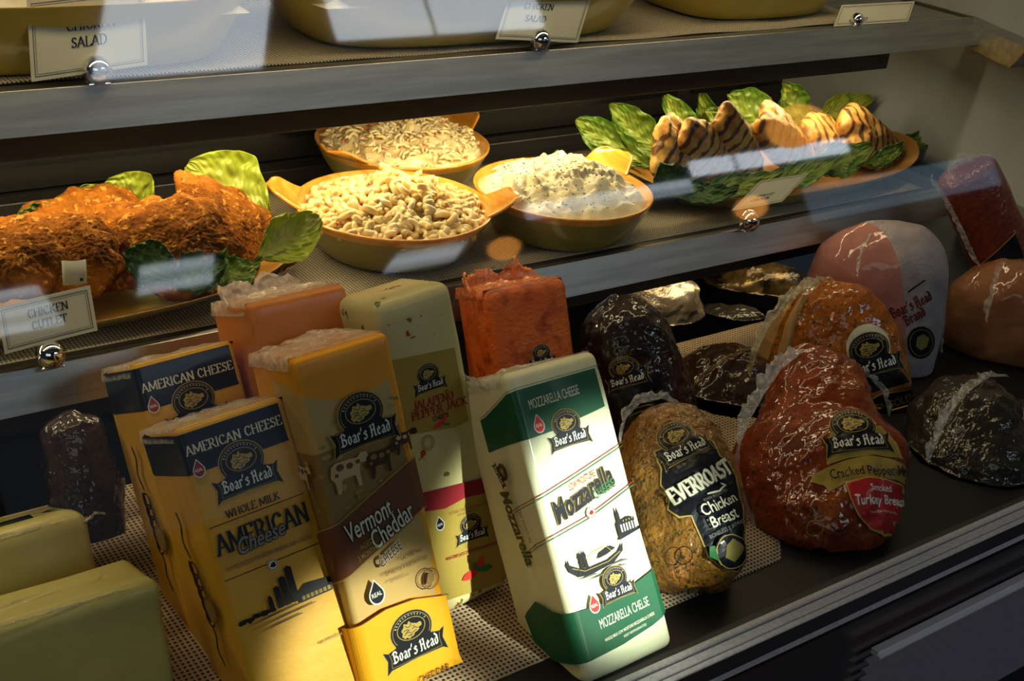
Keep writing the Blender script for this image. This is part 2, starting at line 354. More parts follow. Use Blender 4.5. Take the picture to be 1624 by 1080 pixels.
# ---------------------------------------------------------------- woven liners
def weave_mat(name,light,dark,sc,a=.35):
    m=bpy.data.materials.new(name); m.use_nodes=True; N,L=nt(m); b_=N['Principled BSDF']; b_.inputs['Roughness'].default_value=.7
    tc=N.new('ShaderNodeTexCoord'); sp=N.new('ShaderNodeSeparateXYZ'); L.new(tc.outputs['Object'],sp.inputs[0])
    sx=math_node(N,L,'SINE',math_node(N,L,'MULTIPLY',sp.outputs[0],sc)); sy=math_node(N,L,'SINE',math_node(N,L,'MULTIPLY',sp.outputs[1],sc))
    ax=math_node(N,L,'ABSOLUTE',sx); ay=math_node(N,L,'ABSOLUTE',sy)
    gap=math_node(N,L,'MULTIPLY',ax,ay)                                # holes where both strands are absent
    nn=N.new('ShaderNodeTexNoise'); nn.inputs['Scale'].default_value=300; L.new(tc.outputs['Object'],nn.inputs[0])
    g2=math_node(N,L,'ADD',gap,math_node(N,L,'MULTIPLY',math_node(N,L,'SUBTRACT',nn.outputs[0],.5),.35))
    r=N.new('ShaderNodeValToRGB'); e=r.color_ramp.elements; e[0].position=.58-a*.3; e[1].position=.76-a*.2; e[0].color=(*light,1); e[1].color=(*dark,1)
    L.new(g2,r.inputs[0]); L.new(r.outputs[0],b_.inputs['Base Color'])
    bp=N.new('ShaderNodeBump'); bp.invert=True; bp.inputs['Distance'].default_value=.002; bp.inputs['Strength'].default_value=.6; L.new(gap,bp.inputs['Height']); L.new(bp.outputs[0],b_.inputs['Normal']); return m
W1=weave_mat('woven_liner_tan',(.50,.36,.22),(.02,.015,.012),math.pi/.0052)
W2=weave_mat('woven_liner_beige',(.44,.37,.25),(.03,.026,.02),math.pi/.0042)
def liner(name,pts,z,m,label,wav=0,seed=0):
    b=MB(); ys=[p[1] for p in pts]; y0,y1=min(ys),max(ys); NX,NY=90,14; vs=[]
    for j in range(NY):
        t=j/(NY-1)
        for i in range(NX):
            s=i/(NX-1); x=(pts[0][0]*(1-s)+pts[1][0]*s)*(1-t)+(pts[3][0]*(1-s)+pts[2][0]*s)*t; y=(pts[0][1]*(1-s)+pts[1][1]*s)*(1-t)+(pts[3][1]*(1-s)+pts[2][1]*s)*t
            vs.append((x,y,z+.0016+wav*abs(nz((x,y,0),7,seed))))
    b.add(vs,[f[::1] for f in grid_faces(NX,NY)]); o=b.build(name,m,smooth=True); s_=o.modifiers.new('thickness','SOLIDIFY'); s_.thickness=.0014
    tag(o,label,'liner'); return o
liner('woven_liner',[(XL+.1,.70),(.97,.715),(1.42,1.176),(XL+.1,1.176)],-.806,W1,'tan open-weave liner on the bottom deck under the cheese blocks')
liner('woven_liner',[(XL+.1,1.15),(1.70,1.15),(1.70,1.50),(XL+.1,1.50)],-.613,W2,'beige woven liner on the middle shelf under the salad bowls')
liner('woven_liner',[(XL+.1,1.225),(1.58,1.222),(1.62,1.52),(XL+.1,1.52)],-.358,W2,'beige woven liner on the top shelf under the yellow dishes',.004)
# ---------------------------------------------------------------- shelves
def shelf(label,yt,zt,yb,zb,x1,hy,hz0,hz1,hx,zs):
    s=thing('display_shelf',label,'shelf',(0,0,0))
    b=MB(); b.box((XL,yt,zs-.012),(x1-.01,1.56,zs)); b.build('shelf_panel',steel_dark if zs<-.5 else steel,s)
    b=MB(); b.prism([(yt,zt),(yt+.012,zs),(yt+.016,zs-.004),(yt+.003,zt-.004),(yb+.003,zb),(yb,zb)],XL,x1); b.build('price_rail',steel,s,bevel=.0006)
    b=MB(); b.box((XL,hy,hz0),(hx,hy+.02,hz1)); b.box((XL,hy,hz1-.004),(hx,hy+.09,hz1)); b.build('light_housing',steel_dark,s,bevel=.001)
    b=MB(); b.box((XL,1.53,zs-.01),(x1-.02,1.56,zs+.018)); b.build('back_rail',steel_dark,s,bevel=.002)
    b=MB(); b.prism([(yt+.02,zs-.004),(yt+.02,zs-.03),(1.56,zs-.07),(1.56,zs-.004)],XR-.006,XR-.001); b.prism([(yt-.11,zs-.02),(yt+.02,zs-.004),(yt+.02,zs-.04),(yt-.09,zs-.055)],x1-.004,XR-.001); b.build('bracket',steel,s)
    return s
shelf('top steel shelf with a wide blank price rail, holding yellow dishes',1.2,-.356,1.177,-.394,1.7955,1.26,-.446,-.40,1.69,-.358)
shelf('middle steel shelf with grey price rail, holding salad bowls and meat platters',1.13,-.611,1.112,-.651,1.77,1.17,-.70,-.655,1.68,-.613)
# ================================================================= cheese blocks
def axes(th,ph,ps):
    return Matrix.Rotation(ps,3,'Z')@Matrix(((1,0,0),(0,math.cos(th),math.sin(th)),(0,-math.sin(th),math.cos(th))))@Matrix(((math.cos(ph),0,-math.sin(ph)),(0,1,0),(math.sin(ph),0,math.cos(ph))))
def rring(w,d,r,n=6,m=5):      # rounded rectangle, counter-clockwise from the front-left corner
    pts=[]
    cs=[((r,r),180),((w-r,r),270),((w-r,d-r),0),((r,d-r),90)]
    for k,(c,a0) in enumerate(cs):
        for i in range(n+1):
            a=math.radians(a0+90*i/n); pts.append((c[0]+r*math.cos(a),c[1]+r*math.sin(a)))
        nx=cs[(k+1)%4]; a=math.radians(nx[1]); q=(nx[0][0]+r*math.cos(a),nx[0][1]+r*math.sin(a)); p=pts[-1]
        for i in range(1,m): pts.append((p[0]+(q[0]-p[0])*i/m,p[1]+(q[1]-p[1])*i/m))
    return pts
def rblock(w,d,h,r,er,amp=.0,seed=0,scale=14,nv=26):
    lv=[(er*(1-math.cos(t)),er*(1-math.sin(t))) for t in [math.radians(x) for x in (0,22,45,67,90)]]   # (inset,z)
    lv=[(er*(1-math.sin(math.radians(x))),er*(1-math.cos(math.radians(x)))) for x in (0,22,45,67,90)]
    L=[(i,z) for i,z in lv]+[(0,er+(h-2*er)*k/nv) for k in range(1,nv)]+[(i,h-z) for i,z in reversed(lv)]
    vs=[];n=None
    def ring(i,z):
        rg=rring(w-2*i,d-2*i,max(r-i,.0008)); 
        for x,y in rg:
            p=V((x+i,y+i,z)); c=V((w/2,d/2,z)); 
            if amp:
                dr=(p-V((w/2,d/2,h/2))); k=fbm(p,scale,2,seed)*amp; p+=V((dr.x/w,dr.y/d,dr.z/h*.7))*2*k*.8
            vs.append(p)
        return len(rg)
    for ins in (.4,.2): n=ring(er+min(w,d)*ins,0)
    for i,z in L: n=ring(i,z)
    for ins in (.2,.4): n=ring(er+min(w,d)*ins,h)
    nv_=len(vs)//n; fs=grid_faces(n,nv_,True); fs.append(tuple(range(n-1,-1,-1))); fs.append(tuple((nv_-1)*n+j for j in range(n)))
    return vs,fs
LAST=[None]
def wrapf(r):       # label map for a block: u right of the front-left edge, negative u runs back along the left side
    bv=LAST[0]
    def f(u,v,e):
        if u>=r: P,n=V((u,0,v)),V((0,-1,0))
        elif u<=-r: P,n=V((0,-u,v)),V((-1,0,0))
        else:
            t=(u+r)/(2*r)*math.pi/2; n=V((-math.cos(t),-math.sin(t),0)); P=V((r,r,v))+n*r
        h=bv.ray_cast(P+n*.012,-n,.03)
        return (h[0] if h[0] else P)+n*e
    return f
def cheese(name,label,pose,m,r=.006,er=.006,amp=.0008,seed=0,cat='cheese',part='cheese_block',group=None):
    x,y,th,ph,ps,w,L,d=pose
    t=thing(name,label,cat,(x,y,-.806+.0025),axes(th,ph,ps),group)
    vs,fs=rblock(w,d,L,r,er,amp,seed); 
    LAST[0]=BVHTree.FromPolygons(vs,[list(q) for q in fs])
    o=obj(part,mesh(part,vs,fs,m),t); return t,o,w,L,d
def crimp(parent,path,up,h,seed,m,name='film_crimp',rows=7,jag=.5,spread=.004,n=None):
    # a crinkled, jagged ridge of shrink film standing along a path; 0.3 mm thick
    n=n or max(24,int(sum((V(b)-V(a)).length for a,b in zip(path,path[1:]))/.0016)); vs=[]
    P=[V(p) for p in path]; seg=[(b-a).length for a,b in zip(P,P[1:])]; tot=sum(seg)
    def pt(s):
        s*=tot
        for a,b,l in zip(P,P[1:],seg):
            if s<=l+1e-9: return a.lerp(b,s/l)
            s-=l
        return P[-1]
    U=[V(u).normalized() for u in (up if isinstance(up,list) else [up])]
    for j in range(rows):
        t=j/(rows-1)
        for i in range(n):
            s=i/(n-1); p=pt(s); env=min(1,8*s,8*(1-s))**.5; hh=h(s) if callable(h) else h
            k=1+jag*nz((i*.09,seed,0),1.0)+jag*.3*nz((i*.35,seed,3),1.0); uu=U[min(int(s*len(U)),len(U)-1)]
            off=V((nz((i*.14,t*2,seed),1),nz((i*.13,t*2+5,seed+2),1),nz((i*.15,t*2+9,seed+4),1)))*spread*(t+.15)
            vs.append(p+uu*hh*k*t*env+off)
    o=obj(name,mesh(name,vs,grid_faces(n,rows),m),parent); s_=o.modifiers.new('thickness','SOLIDIFY'); s_.thickness=.0003; return o
def topfilm(t,w,L,d,seed,m,er=.006,h=.006,name='film_crimp'):
    # film bunched over the rear of the top face
    vs=[];NU,NV=46,22
    for j in range(NV):
        for i in range(NU):
            a=i/(NU-1);b_=j/(NV-1); x=-.001+(w+.002)*a; y=d*(.12+.9*b_)
            z=L+.0006+h*max(0,.12+.9*fbm((x,y*1.5,seed),38,3,seed))*min(1,3*b_)*min(1,.3+3*a*(1-a)); 
            if a in(0,1): z-=.012
            vs.append((x,y,z))
    o=obj(name,mesh(name,vs,grid_faces(NU,NV),m),t); s_=o.modifiers.new('thickness','SOLIDIFY'); s_.thickness=.0003; return o
CU=[-96+10*i for i in range(9)]+[-6+1.5*i for i in range(9)]+[14+8*i for i in range(11)]; CV=[10+12*i for i in range(27)]
# cheese materials: wax-like, shiny film
def cheese_m(name,c,c2,bump=.12,bs=70,sss=.08,**k): return mat(name,c,rough=.4,coat=.14,spec=.25,col2=c2,nscale=14,thr=(.3,.7),bump=bump,bscale=bs,sss=sss,coat_rough=.12,**k)
AM=cheese_m('american_yellow',(.68,.38,.035),(.58,.29,.02),sss=0)
VT=cheese_m('cheddar_orange',(.74,.33,.012),(.66,.26,.008))
OR=cheese_m('colby_orange',(.62,.22,.05),(.52,.16,.03))
JA=cheese_m('pepper_jack_cream',(.58,.52,.26),(.5,.44,.2),spots=[((.12,.12,.02),62,.655,.68),((.35,.04,.01),75,.67,.69)])
MZ=cheese_m('mozzarella_white',(.74,.74,.52),(.66,.66,.42),bump=.08,bs=45)
RD=cheese_m('paprika_rind',(.50,.07,.008),(.58,.14,.02),bump=.6,bs=200,spots=[((.22,.022,.004),34,.50,.70)])
SW=cheese_m('swiss_pale_yellow',(.50,.46,.17),(.44,.38,.12),bump=.3,bs=40)
# ---- yellow american loaves
def american(pose,label,seed,dv):
    t,o,w,L,d=cheese('american_cheese_loaf',label,pose,AM,.005,.005,.0006,seed,group='yellow american cheese loaves')
    S=Label(); W=w*1000; T=L*1000; v=lambda y:y+dv
    S.poly([(-d*1000+4,v(239)),(W-.5,v(241)),(W-.5,T-1),(-d*1000+4,T-1)],'navy'); 
    S.poly([(-d*1000+8,v(239)),(W-2,v(241)),(W-2,v(240)),(-d*1000+8,v(238))],'black')
    S.text('AMERICAN CHEESE',2.5,v(255.5),93,v(255.5),8.2,'paper','serif',w=.15)
    S.logo(47.5,v(228.5),60); S.drop(9,v(242),13,'burg')
    S.text('WHOLE MILK',20,v(194),71,v(194),6.6,'navy','serif',w=.16)
    S.polys(line([(3,v(191.2)),(93,v(191.2))],.8),'navy')
    S.text('AMERICAN',4,v(166.5),92,v(166.5),17,'navy','serif',w=.19,outline=('mustard',.7))
    S.text('Cheese',22,v(160.5),68,v(163.5),14,'grey',shear=.35,bold=.012,outline=('navy',.8))
    S.text('PASTEURIZED PROCESS AMERICAN CHEESE',6,v(151),89,v(151),3.4,'darktan','serif',w=.2)
    S.polys(line([(3,v(144.3)),(94,v(144.3))],.8),'navy'); S.ell(47,v(142),5,5,'paper'); S.ring(47,v(142),4.2,4.2,.6,'navy'); S.poly([(44,v(141)),(46,v(144)),(49,v(144.5)),(50,v(141)),(48,v(139.5))],'navy')
    # farmyard: silos, long barn, trees, furrows
    for x,h_,wd in ((41,124,5.5),(47.5,130,6.5),(55,137,6.8)): S.poly([(x,v(104)),(x+wd,v(104)),(x+wd,v(h_-2)),(x+wd/2,v(h_)),(x,v(h_-2))],'navy')
    S.poly([(61,v(101)),(61,v(110)),(70,v(116)),(96,v(113)),(99,v(108)),(94,v(107)),(94,v(101))],'navy')
    for i in range(7): S.poly([(64+i*4.2,v(102.5)),(67+i*4.2,v(102.5)),(67+i*4.2,v(106)),(64+i*4.2,v(106))],'mustard')
    S.poly([(33,v(104)),(33,v(115)),(35,v(119)),(37.5,v(116)),(38,v(104))],'navy')
    rr=random.Random(seed)
    for i in range(13): x=5+i*2.6; S.ell(x,v(104.5)+rr.random()*2,2,1.6+rr.random()*1.2,'navy',9)
    for a_,b_,y_ in ((4,60,101.5),(10,74,97),(14,60,92.5)): S.poly([(a_,v(y_-1.2)),(b_,v(y_)),(b_,v(y_+.7)),((a_+b_)/2,v(y_+.4))],'navy')
    S.text('KEEP REFRIGERATED',68,v(60),95,v(60),2.4,'darktan',bold=.02)
    # scroll and plough ornament running down the left side
    for k,(u0,v0) in enumerate(((-50,205),)):
        pts=[(u0+3.5*math.sin(i*.9),v(v0-i*5)) for i in range(9)]; S.polys(line(pts,4),'navy')
        for j in range(5): S.ring(u0+2+j*1.5,v(v0-52-j*11),9,7.5,2.2,'navy'); S.ell(u0-3+j*2,v(v0-50-j*11),5,7,'navy',10)
        S.ring(u0+16,v(118),11,12,2.5,'darktan'); S.ell(u0+16,v(118),9.5,10,'darktan',16)
        pts=[(u0+8+3*math.sin(i*1.1),v(v0-104-i*5)) for i in range(8)]; S.polys(line(pts,3.6),'navy')
    S.build('label',t,wrapf(.005),CU,CV); topfilm(t,w,L,d,seed,FILM,h=.004); return t
american((.3659,.7439,.5049,.0801,.0065,.1008,.2795,.0995),'yellow american cheese loaf with navy top band, front one, farm silos printed on it',3,0)
american((.3657,.8692,.5007,.0438,.0134,.0999,.2782,.099),'yellow american cheese loaf with navy top band, rear one mostly hidden behind its twin',5,-4)
# ---- vermont cheddar
t,o,w,L,d=cheese('cheddar_cheese_block','orange cheddar block with brown diagonal Vermont Cheddar band and cow picture',(.4648,.7386,.3889,.075,.004,.0954,.3216,.0948),VT,.006,.007,.001,11)
S=Label(); W=w*1000-.5
ink('tanlight',(.50,.38,.19)); ink('umber',(.05,.025,.012)); ink('goldtan',(.50,.33,.12)); S.poly([(-55,300),(-20,297),(0,289),(25,279),(45,275.5),(W-20,277),(W,283),(W,70),(60,80),(30,82),(0,77),(-30,72),(-55,70)],'goldtan')
S.poly([(-55,235),(W,238),(W,205),(-4,167),(-55,150)],'darktan')
rr=random.Random(4)
for i in range(46):    # grass and trees of the pasture photograph
    x=rr.uniform(-50,W-6); y=rr.uniform(172+.36*max(x,0),268); a_=rr.uniform(2,7)
    S.poly([(x+a_*math.cos(k*1.05)*rr.uniform(.6,1.1),y+a_*.5*math.sin(k*1.05)*rr.uniform(.6,1.1)) for k in range(6)],rr.choice(['tan','darktan','mustard','dim'] if y>238 else ['tan','darktan','mustard']))
def cow(x,y,s,c1,c2,f=1):
    S.poly([(x+f*a_*s,y+b_*s) for a_,b_ in ((0,0),(2,8),(6,10),(18,10),(24,9),(28,12),(33,11),(34,5),(29,4),(26,5),(24,-2),(24,-12),(21,-12),(20,-3),(9,-3),(6,-13),(3,-13),(3,-4))],c1)
    for a_,b_,q in ((9,6,3.4),(17,5,3),(24,6,2.2),(5,1,1.8)): S.ell(x+f*a_*s,y+b_*s,q*s,q*.8*s,c2,8)
cow(8,212,1.2,'tanlight','brown'); cow(44,212,1.0,'umber','darktan'); cow(74,222,.8,'umber','tanlight',1); cow(-40,215,1,'tanlight','umber')
S.poly([(-55,150),(-3,168),(W,205),(W,159),(-2,121),(-55,104)],'brown')
for a0,b0,a1,b1 in ((-3,169.5,W,207),(-3,119.5,W,157)): S.polys(line([(-55,a0*0+b0-18),(-3,b0),(W,b1)],.9),'gold')
S.logo(49.5,251,65)
ang=math.atan2(10,43)
S.text('Vermont',12,152,60,163,18,'paper',shear=.25,bold=.012,outline=('black',.8)); S.text('Cheddar',35,137,81,153.5,18,'paper',shear=.25,bold=.012,outline=('black',.8))
S.text('AGED',20,142,33,145,5,'mustard',bold=.01); S.text('3 MONTHS',16,133,37,138,5,'mustard',bold=.01)
S.text('CHEESE',36,119.5,61,130,9,'brown',bold=.01,shear=.2,outline=('paper',.7))
S.text('LACTOSE FREE',56,119,78,119.5,3.2,'brown',bold=.01); S.text('SUITABLE FOR A VEGETARIAN DIET',37,110.5,82,111,3.4,'brown',bold=.01); S.text('KEEP REFRIGERATED',40,103,60,103.5,2,'brown')
S.drop(25,99,19,'black'); S.ring(80,92,9.5,9.5,1,'brown'); S.ring(80,92,7.6,7.6,.6,'brown'); S.poly([(75,88),(78,96),(82,98),(86,95),(83,88),(79,86)],'darktan')
S.poly([(-55,70),(-30,72),(0,77),(30,82),(60,80),(W,70),(W,2),(-55,2)],'amber'); S.polys(line([(-30,72),(0,77),(30,82),(60,80),(W,70)],.9),'brown')
S.logo(50,45,63); S.text('CHEDDAR',46,2,80,2,7,'brown',bold=.01)
S.build('label',t,wrapf(.006),CU,CV); topfilm(t,w,L,d,8,FILMP,h=.008)
# ---- plain orange block behind it
t,o,w,L,d=cheese('colby_cheese_block','plain orange cheese block without a label, bunched film on top, behind the cheddar',(.4693,.8593,.4109,.0405,-.0116,.1036,.3184,.0968),OR,.006,.007,.001,12)
topfilm(t,w,L,d,9,FILMP,h=.008); crimp(t,[(.0,.05,L-.004),(.01,.09,L),(.05,.097,L),(.1,.097,L)],(0,.3,1),.017,4,FILMP)
# ---- pepper jack
t,o,w,L,d=cheese('pepper_jack_block','pale pepper jack cheese block with red and green flecks and mustard label',(.5815,.809,.34,.09,.02,.088,.325,.085),JA,.008,.012,.0012,13)
S=Label(); W=w*1000-.5
S.poly([(-20,271),(W,258),(W,184),(62,182),(40,186),(15,191),(-20,195)],'mustard')
S.logo(43,237.5,37,-.03); S.text('JALAPENO',19,213.5,66,210.5,8.2,'burg','serif',w=.17); S.polys(line([(57,220.3),(58.5,221.3),(60,220.3),(61.5,221.3)],.8),'burg'); S.text('PEPPER JACK',15,204,80,200.5,8.2,'burg','serif',w=.17)
S.text('CHEESE',37,196.5,56,195.3,4.8,'black',bold=.02)
def pepper(x,y,s,c,f=1): S.poly([(x+f*a_*s,y+b_*s) for a_,b_ in ((0,0),(3,2.6),(8,3.4),(13,5.5),(16,9),(17.5,8),(16.5,3.5),(12,0),(6,-1.8),(2,-1.2))],c)
pepper(36,190,1.0,'brightred'); pepper(56,188,.55,'leaf',-1); S.ring(27,178,7,7,1,'mustard'); S.ring(27,178,5,5,.7,'mustard')
S.poly([(-20,137),(W,121),(W,104.5),(55,110),(30,108),(10,113),(-20,117)],'burg')
S.poly([(-20,116),(10,113),(30,108),(55,110),(W,104.5),(W,8),(60,10),(11,17),(-20,20)],'mustard')
S.text('SUITABLE FOR A VEGETARIAN DIET',33,100,80,94,3,'brown',bold=.01); S.text('KEEP REFRIGERATED',42,95,66,92.5,2,'brown'); S.drop(21,95,12,'black')
S.logo(55,76,38,-.1); S.text('MONTEREY JACK CHEESE WITH JALAPENO PEPPERS',20,56.5,85,49.5,3.2,'burg',bold=.02)
pepper(32,30,1.7,'brightred'); pepper(70,30,1.3,'leaf',-1)
S.build('label',t,wrapf(.008),CU,CV)
# ---- mozzarella
t,o,w,L,d=cheese('mozzarella_block','large white mozzarella block with dark green bands and a gondola drawing',(.6511,.6615,.5884,.0012,.0261,.1141,.3026,.095),MZ,.009,.009,.0012,14)
S=Label(); W=w*1000-.3
S.poly([(-62,264),(-52,266),(-25,276),(-8,283),(8,284.5),(W,285),(W,247),(90,244),(62,241),(40,238),(10,237),(-5,237),(-30,235),(-62,231)],'green')
S.polys(line([(-62,266),(-52,268),(-25,278),(-8,285),(8,286.5),(W,287)],.6),'leaf')
S.text('MOZZARELLA CHEESE',17.5,263.5,79,265,9.5,'paper'); S.drop(22.5,247.5,15,'brightred'); S.logo(53.5,234,49)
for dv,c in ((0,'burg'),(-3,'leaf')): S.polys(line([(-57,167+dv),(-35,175+dv),(5,184+dv),(50,193+dv),(W,207+dv)],.8),c); S.polys(line([(-36,131.5+dv),(-20,138+dv),(5,144+dv),(50,150+dv),(W,166.5+dv)],.8),c)
S.text('LOW MOISTURE',38,178,72,184,7,'burg'); S.text('Mozzarella',14,152,93,172,21,'black',shear=.3,bold=.035,outline=('gold',.35)); S.text('CHEESE',64,162,92,168.5,9,'leaf',bold=.01)
S.ell(54.5,152,5.5,5.5,'paper'); S.ring(54.5,152,4.8,4.8,.6,'burg'); S.poly([(52,151),(54,154),(57,154),(58,151),(55,149.5)],'burg')
# gondola, palace and tower
S.poly([(10,113),(13,118),(14,112),(28,103.5),(60,104),(74,108),(82,115),(80,107),(66,99),(38,96.5),(22,98),(12,106)],'black'); S.polys(line([(16,108),(30,101.5),(60,102),(76,107)],.7),'mustard')
S.poly([(48,108),(52,113),(66,116),(72,112),(60,109)],'black'); 
for x in (28,33): S.poly([(x-2,104),(x-1.5,114),(x-2.6,116),(x,121),(x+2.2,116),(x+1.4,112),(x+2.4,104)],'black')
S.polys(line([(20,98),(31,122)],.7),'black')
S.poly([(78,117),(108,121),(108,124),(84,124),(80,120)],'black'); S.poly([(80,121),(80,133),(82,135),(82,142),(84,150),(86,142),(86,135),(96,137),(103,134),(104,121)],'black')
for i in range(6): S.poly([(84+i*3.5,123.5),(85.8+i*3.5,123.7),(85.8+i*3.5,131),(84+i*3.5,131)],'ivory')
for i in range(4): S.poly([(88+i*3.8,133),(89.4+i*3.8,133),(89.4+i*3.8,134.6),(88+i*3.8,134.6)],'mustard')
S.polys(line([(36,104),(38,112),(46,116),(60,117),(66,110)],.7),'mustard',S.l+1); S.l+=1
for a_,b_,y_ in ((16,44,96),(26,60,92.5),(50,84,98),(60,80,94)): S.poly([(a_,y_),(b_,y_-.8),(b_-6,y_+1.2)],'dim')
S.poly([(-68,67),(-62,72),(-45,82),(-42,82),(-20,73),(0,69.5),(35,67),(80,72),(W,80),(W,34),(90,28),(50,23),(5,21),(-25,22),(-60,27)],'green')
S.text('MOZZARELLA CHEESE',29,45,93,47.5,9.5,'paper'); S.drop(28.5,69,15,'brightred'); S.logo(60,78.5,43)
S.text('WHOLE MILK LOW MOISTURE MOZZARELLA CHEESE',29,32.5,95,37.5,3,'paper',bold=.01); S.text('KEEP REFRIGERATED',52,29,82,31,2.4,'paper')
# side panel print, reading downwards
S.logo(-42,210,25,-1.2); S.text('Mozzarella',-51,192,-39,118,15,'black',shear=.2,bold=.02,outline=('gold',.8)); S.text('LOW MOISTURE',-29,176,-24,140,5,'burg'); S.text('CHEESE',-42,140,-38,116,8,'leaf',bold=.01)
S.build('label',t,wrapf(.009),[-60,-52,-44,-36,-28,-20,-9,-6.75,-4.5,-2.25,0,2.25,4.5,6.75,9]+[17+8*i for i in range(12)],[12*i for i in range(26)])
topfilm(t,w,L,d,10,FILM,h=.005); crimp(t,[(-.002,.03,L-.012),(-.003,.06,L-.006),(.01,.09,L)],(-.3,0,1),.014,6,FILM,name='film_knot')
# ---- red rind block
t,o,w,L,d=cheese('red_rind_cheese','brick-red rinded cheese block with a ragged film crest, behind the mozzarella',(.7653,.938,.394,.0673,-.1879,.1027,.248,.0897),RD,.009,.012,.002,15)
S=Label(); S.logo(58,163,34); S.build('label',t,wrapf(.009),CU,CV)
crimp(t,[(-.002,.03,L-.01),(.002,.06,L-.004),(.03,.088,L-.002),(.07,.088,L),(.1,.07,L)],(-.15,.1,1),lambda s:.018+.010*(s<.15)+.008*(s>.85),7,FILMO,spread=.006)
topfilm(t,w,L,d,16,FILMO,h=.008,name='film')
# ---- pale swiss loaves, lower left
for (c,ln,hh,dd,lb,sd) in (((.322,.872,-.703),.27,.112,.085,'pale yellow swiss loaf in crinkled film, nearest the lower left corner',21),((.303,1.007,-.710),.27,.104,.068,'pale yellow swiss loaf in crinkled film, behind the nearer one, with a gathered film knot',22)):
    Rm=axes(.35,0,0); c=V(c); o0=c-Rm@V((ln,0,hh)); o0.z=max(o0.z,-.804)
    t=thing('swiss_cheese_loaf',lb,'cheese',o0,Rm,'pale swiss loaves'); vs,fs=rblock(ln,dd,hh,.008,.014,.003,sd,18)
    obj('cheese_block',mesh('cheese_block',vs,fs,SW),t)
    if sd==22: crimp(t,[(ln-.004,.0,hh-.01),(ln,.03,hh-.004),(ln-.004,.06,hh-.006)],(1,-.1,-.1),.022,8,FILM,name='film_knot',spread=.008)
    crimp(t,[(0,.004,hh-.006),(ln*.5,.002,hh-.004),(ln-.01,.004,hh-.006)],(0,-.5,1),.003,9,FILM,name='film_seam',spread=.0015)
# ================================================================= dishes and food
glaze=mat('yellow_glaze',(.60,.27,.03),rough=.25,coat=.7,col2=(.72,.38,.06),nscale=20,stretch=(1,1,6),thr=(.35,.65))
glaze_out=mat('olive_glaze',(.26,.22,.04),rough=.3,coat=.6,col2=(.31,.25,.05),nscale=8)
def ramp_orange(name):
    m=mat(name,(.62,.24,.02),rough=.22,coat=.8,col2=(.75,.36,.06),nscale=60,stretch=(1,.12,1),thr=(.4,.6)); return m
glaze_rim=ramp_orange('orange_brushed_glaze')
glaze_in=mat('amber_glaze',(.30,.15,.02),rough=.3,coat=.5,col2=(.22,.10,.015),nscale=30)
def bowl(label,c,Rr,Rf,h,handles,hz=.018,group='round ear-handled salad bowls'):
    # c = foot centre on the liner; handles = directions in degrees
    t=thing('salad_bowl',label,'bowl',c,None,group); n=72
    prof=[(0,.004),(Rf*.9,.004),(Rf,.0),(Rf+.004,.003),(Rf+(Rr-Rf)*.55,h*.42),(Rr-.004,h*.9),(Rr,h),(Rr-.002,h+.0025),(Rr-.006,h+.001),(Rr-.013,h*.86),(Rf+(Rr-Rf)*.4,h*.42),(Rf*.8,.010),(0,.009)]
    vs=[];mi=[]
    for r,z in prof:
        for j in range(n):
            a=2*math.pi*j/n; rr=max(r,1e-4)
            e=1
            vs.append((rr*math.cos(a)*e,rr*math.sin(a)*e,z))
    fs=grid_faces(n,len(prof),True); mi=[0 if i//n<5 else 1 for i in range(len(fs))]
    o=obj('bowl_body',mesh('bowl_body',vs,fs,[glaze_out,glaze_rim],mi),t); sb=o.modifiers.new('s','SUBSURF'); sb.levels=1; sb.render_levels=2
    for hd in handles:
        a0=math.radians(hd); vs=[];NU,NV=13,8
        for j in range(NV):
            s=j/(NV-1)
            for i in range(NU):
                q=-1+2*i/(NU-1); wd=.040*(1-.35*s+.12*s*s)*(1 if s<.75 else math.sqrt(max(0.02,1-((s-.75)/.3)**2)))
                rad=math.sqrt(Rr**2-(wd*q)**2)-.006+s*.042*(1-.16*abs(q)*s); lat=q*wd; z=h+.0005+hz*s**1.3+.006*q*q*s-.002
                vs.append((rad*math.cos(a0)-lat*math.sin(a0),rad*math.sin(a0)+lat*math.cos(a0),z))
        o=obj('handle',mesh('handle',vs,grid_faces(NU,NV),glaze_rim),t); m_=o.modifiers.new('thickness','SOLIDIFY'); m_.thickness=.005; m_.offset=-1; sb=o.modifiers.new('s','SUBSURF'); sb.levels=1; sb.render_levels=2
    return t
ZM=-.613+.0035
def mound(t,name,Rr,z0,h,m,amp,sc,seed,n=110,m2=None,pw=1.6,off=(0,0)):
    vs=[];fs=[]
    for j in range(n//2+1):
        r=Rr*j/(n//2)
        for i in range(n):
            a=2*math.pi*i/n; x=r*math.cos(a);y=r*math.sin(a); k=r/Rr
            z=z0+h*(1-k**pw)*(1+.25*fbm((x,y,0),14,2,seed))+amp*(fbm((x,y,z0),sc,3,seed)+.3)*min(1,(1-k)*6+.15)
            vs.append((x+off[0]*(1-k),y+off[1]*(1-k),z))
    fs=grid_faces(n,n//2+1,True)
    o=obj(name,mesh(name,vs,fs,m),None); return o,vs
def height(vs,Rr,n,x,y):
    r=min(math.hypot(x,y),Rr*.999); j=int(round(r/Rr*(n//2))); i=int(round(math.atan2(y,x)/(2*math.pi)*n))%n; return vs[j*n+i][2]
def food(name,o,label,cat,c,kind=None,group=None):
    o.location=V(c)+V((0,0,H)); tag(o,label,cat,group,kind); return o
def scatter(mb,vs,Rr,n,cnt,fn,rr,rmax=.95):
    for _ in range(cnt):
        r=Rr*rmax*math.sqrt(rr.random()); a=rr.random()*6.2832; x,y=r*math.cos(a),r*math.sin(a); fn(mb,V((x,y,height(vs,Rr,n,x,y))),rr)
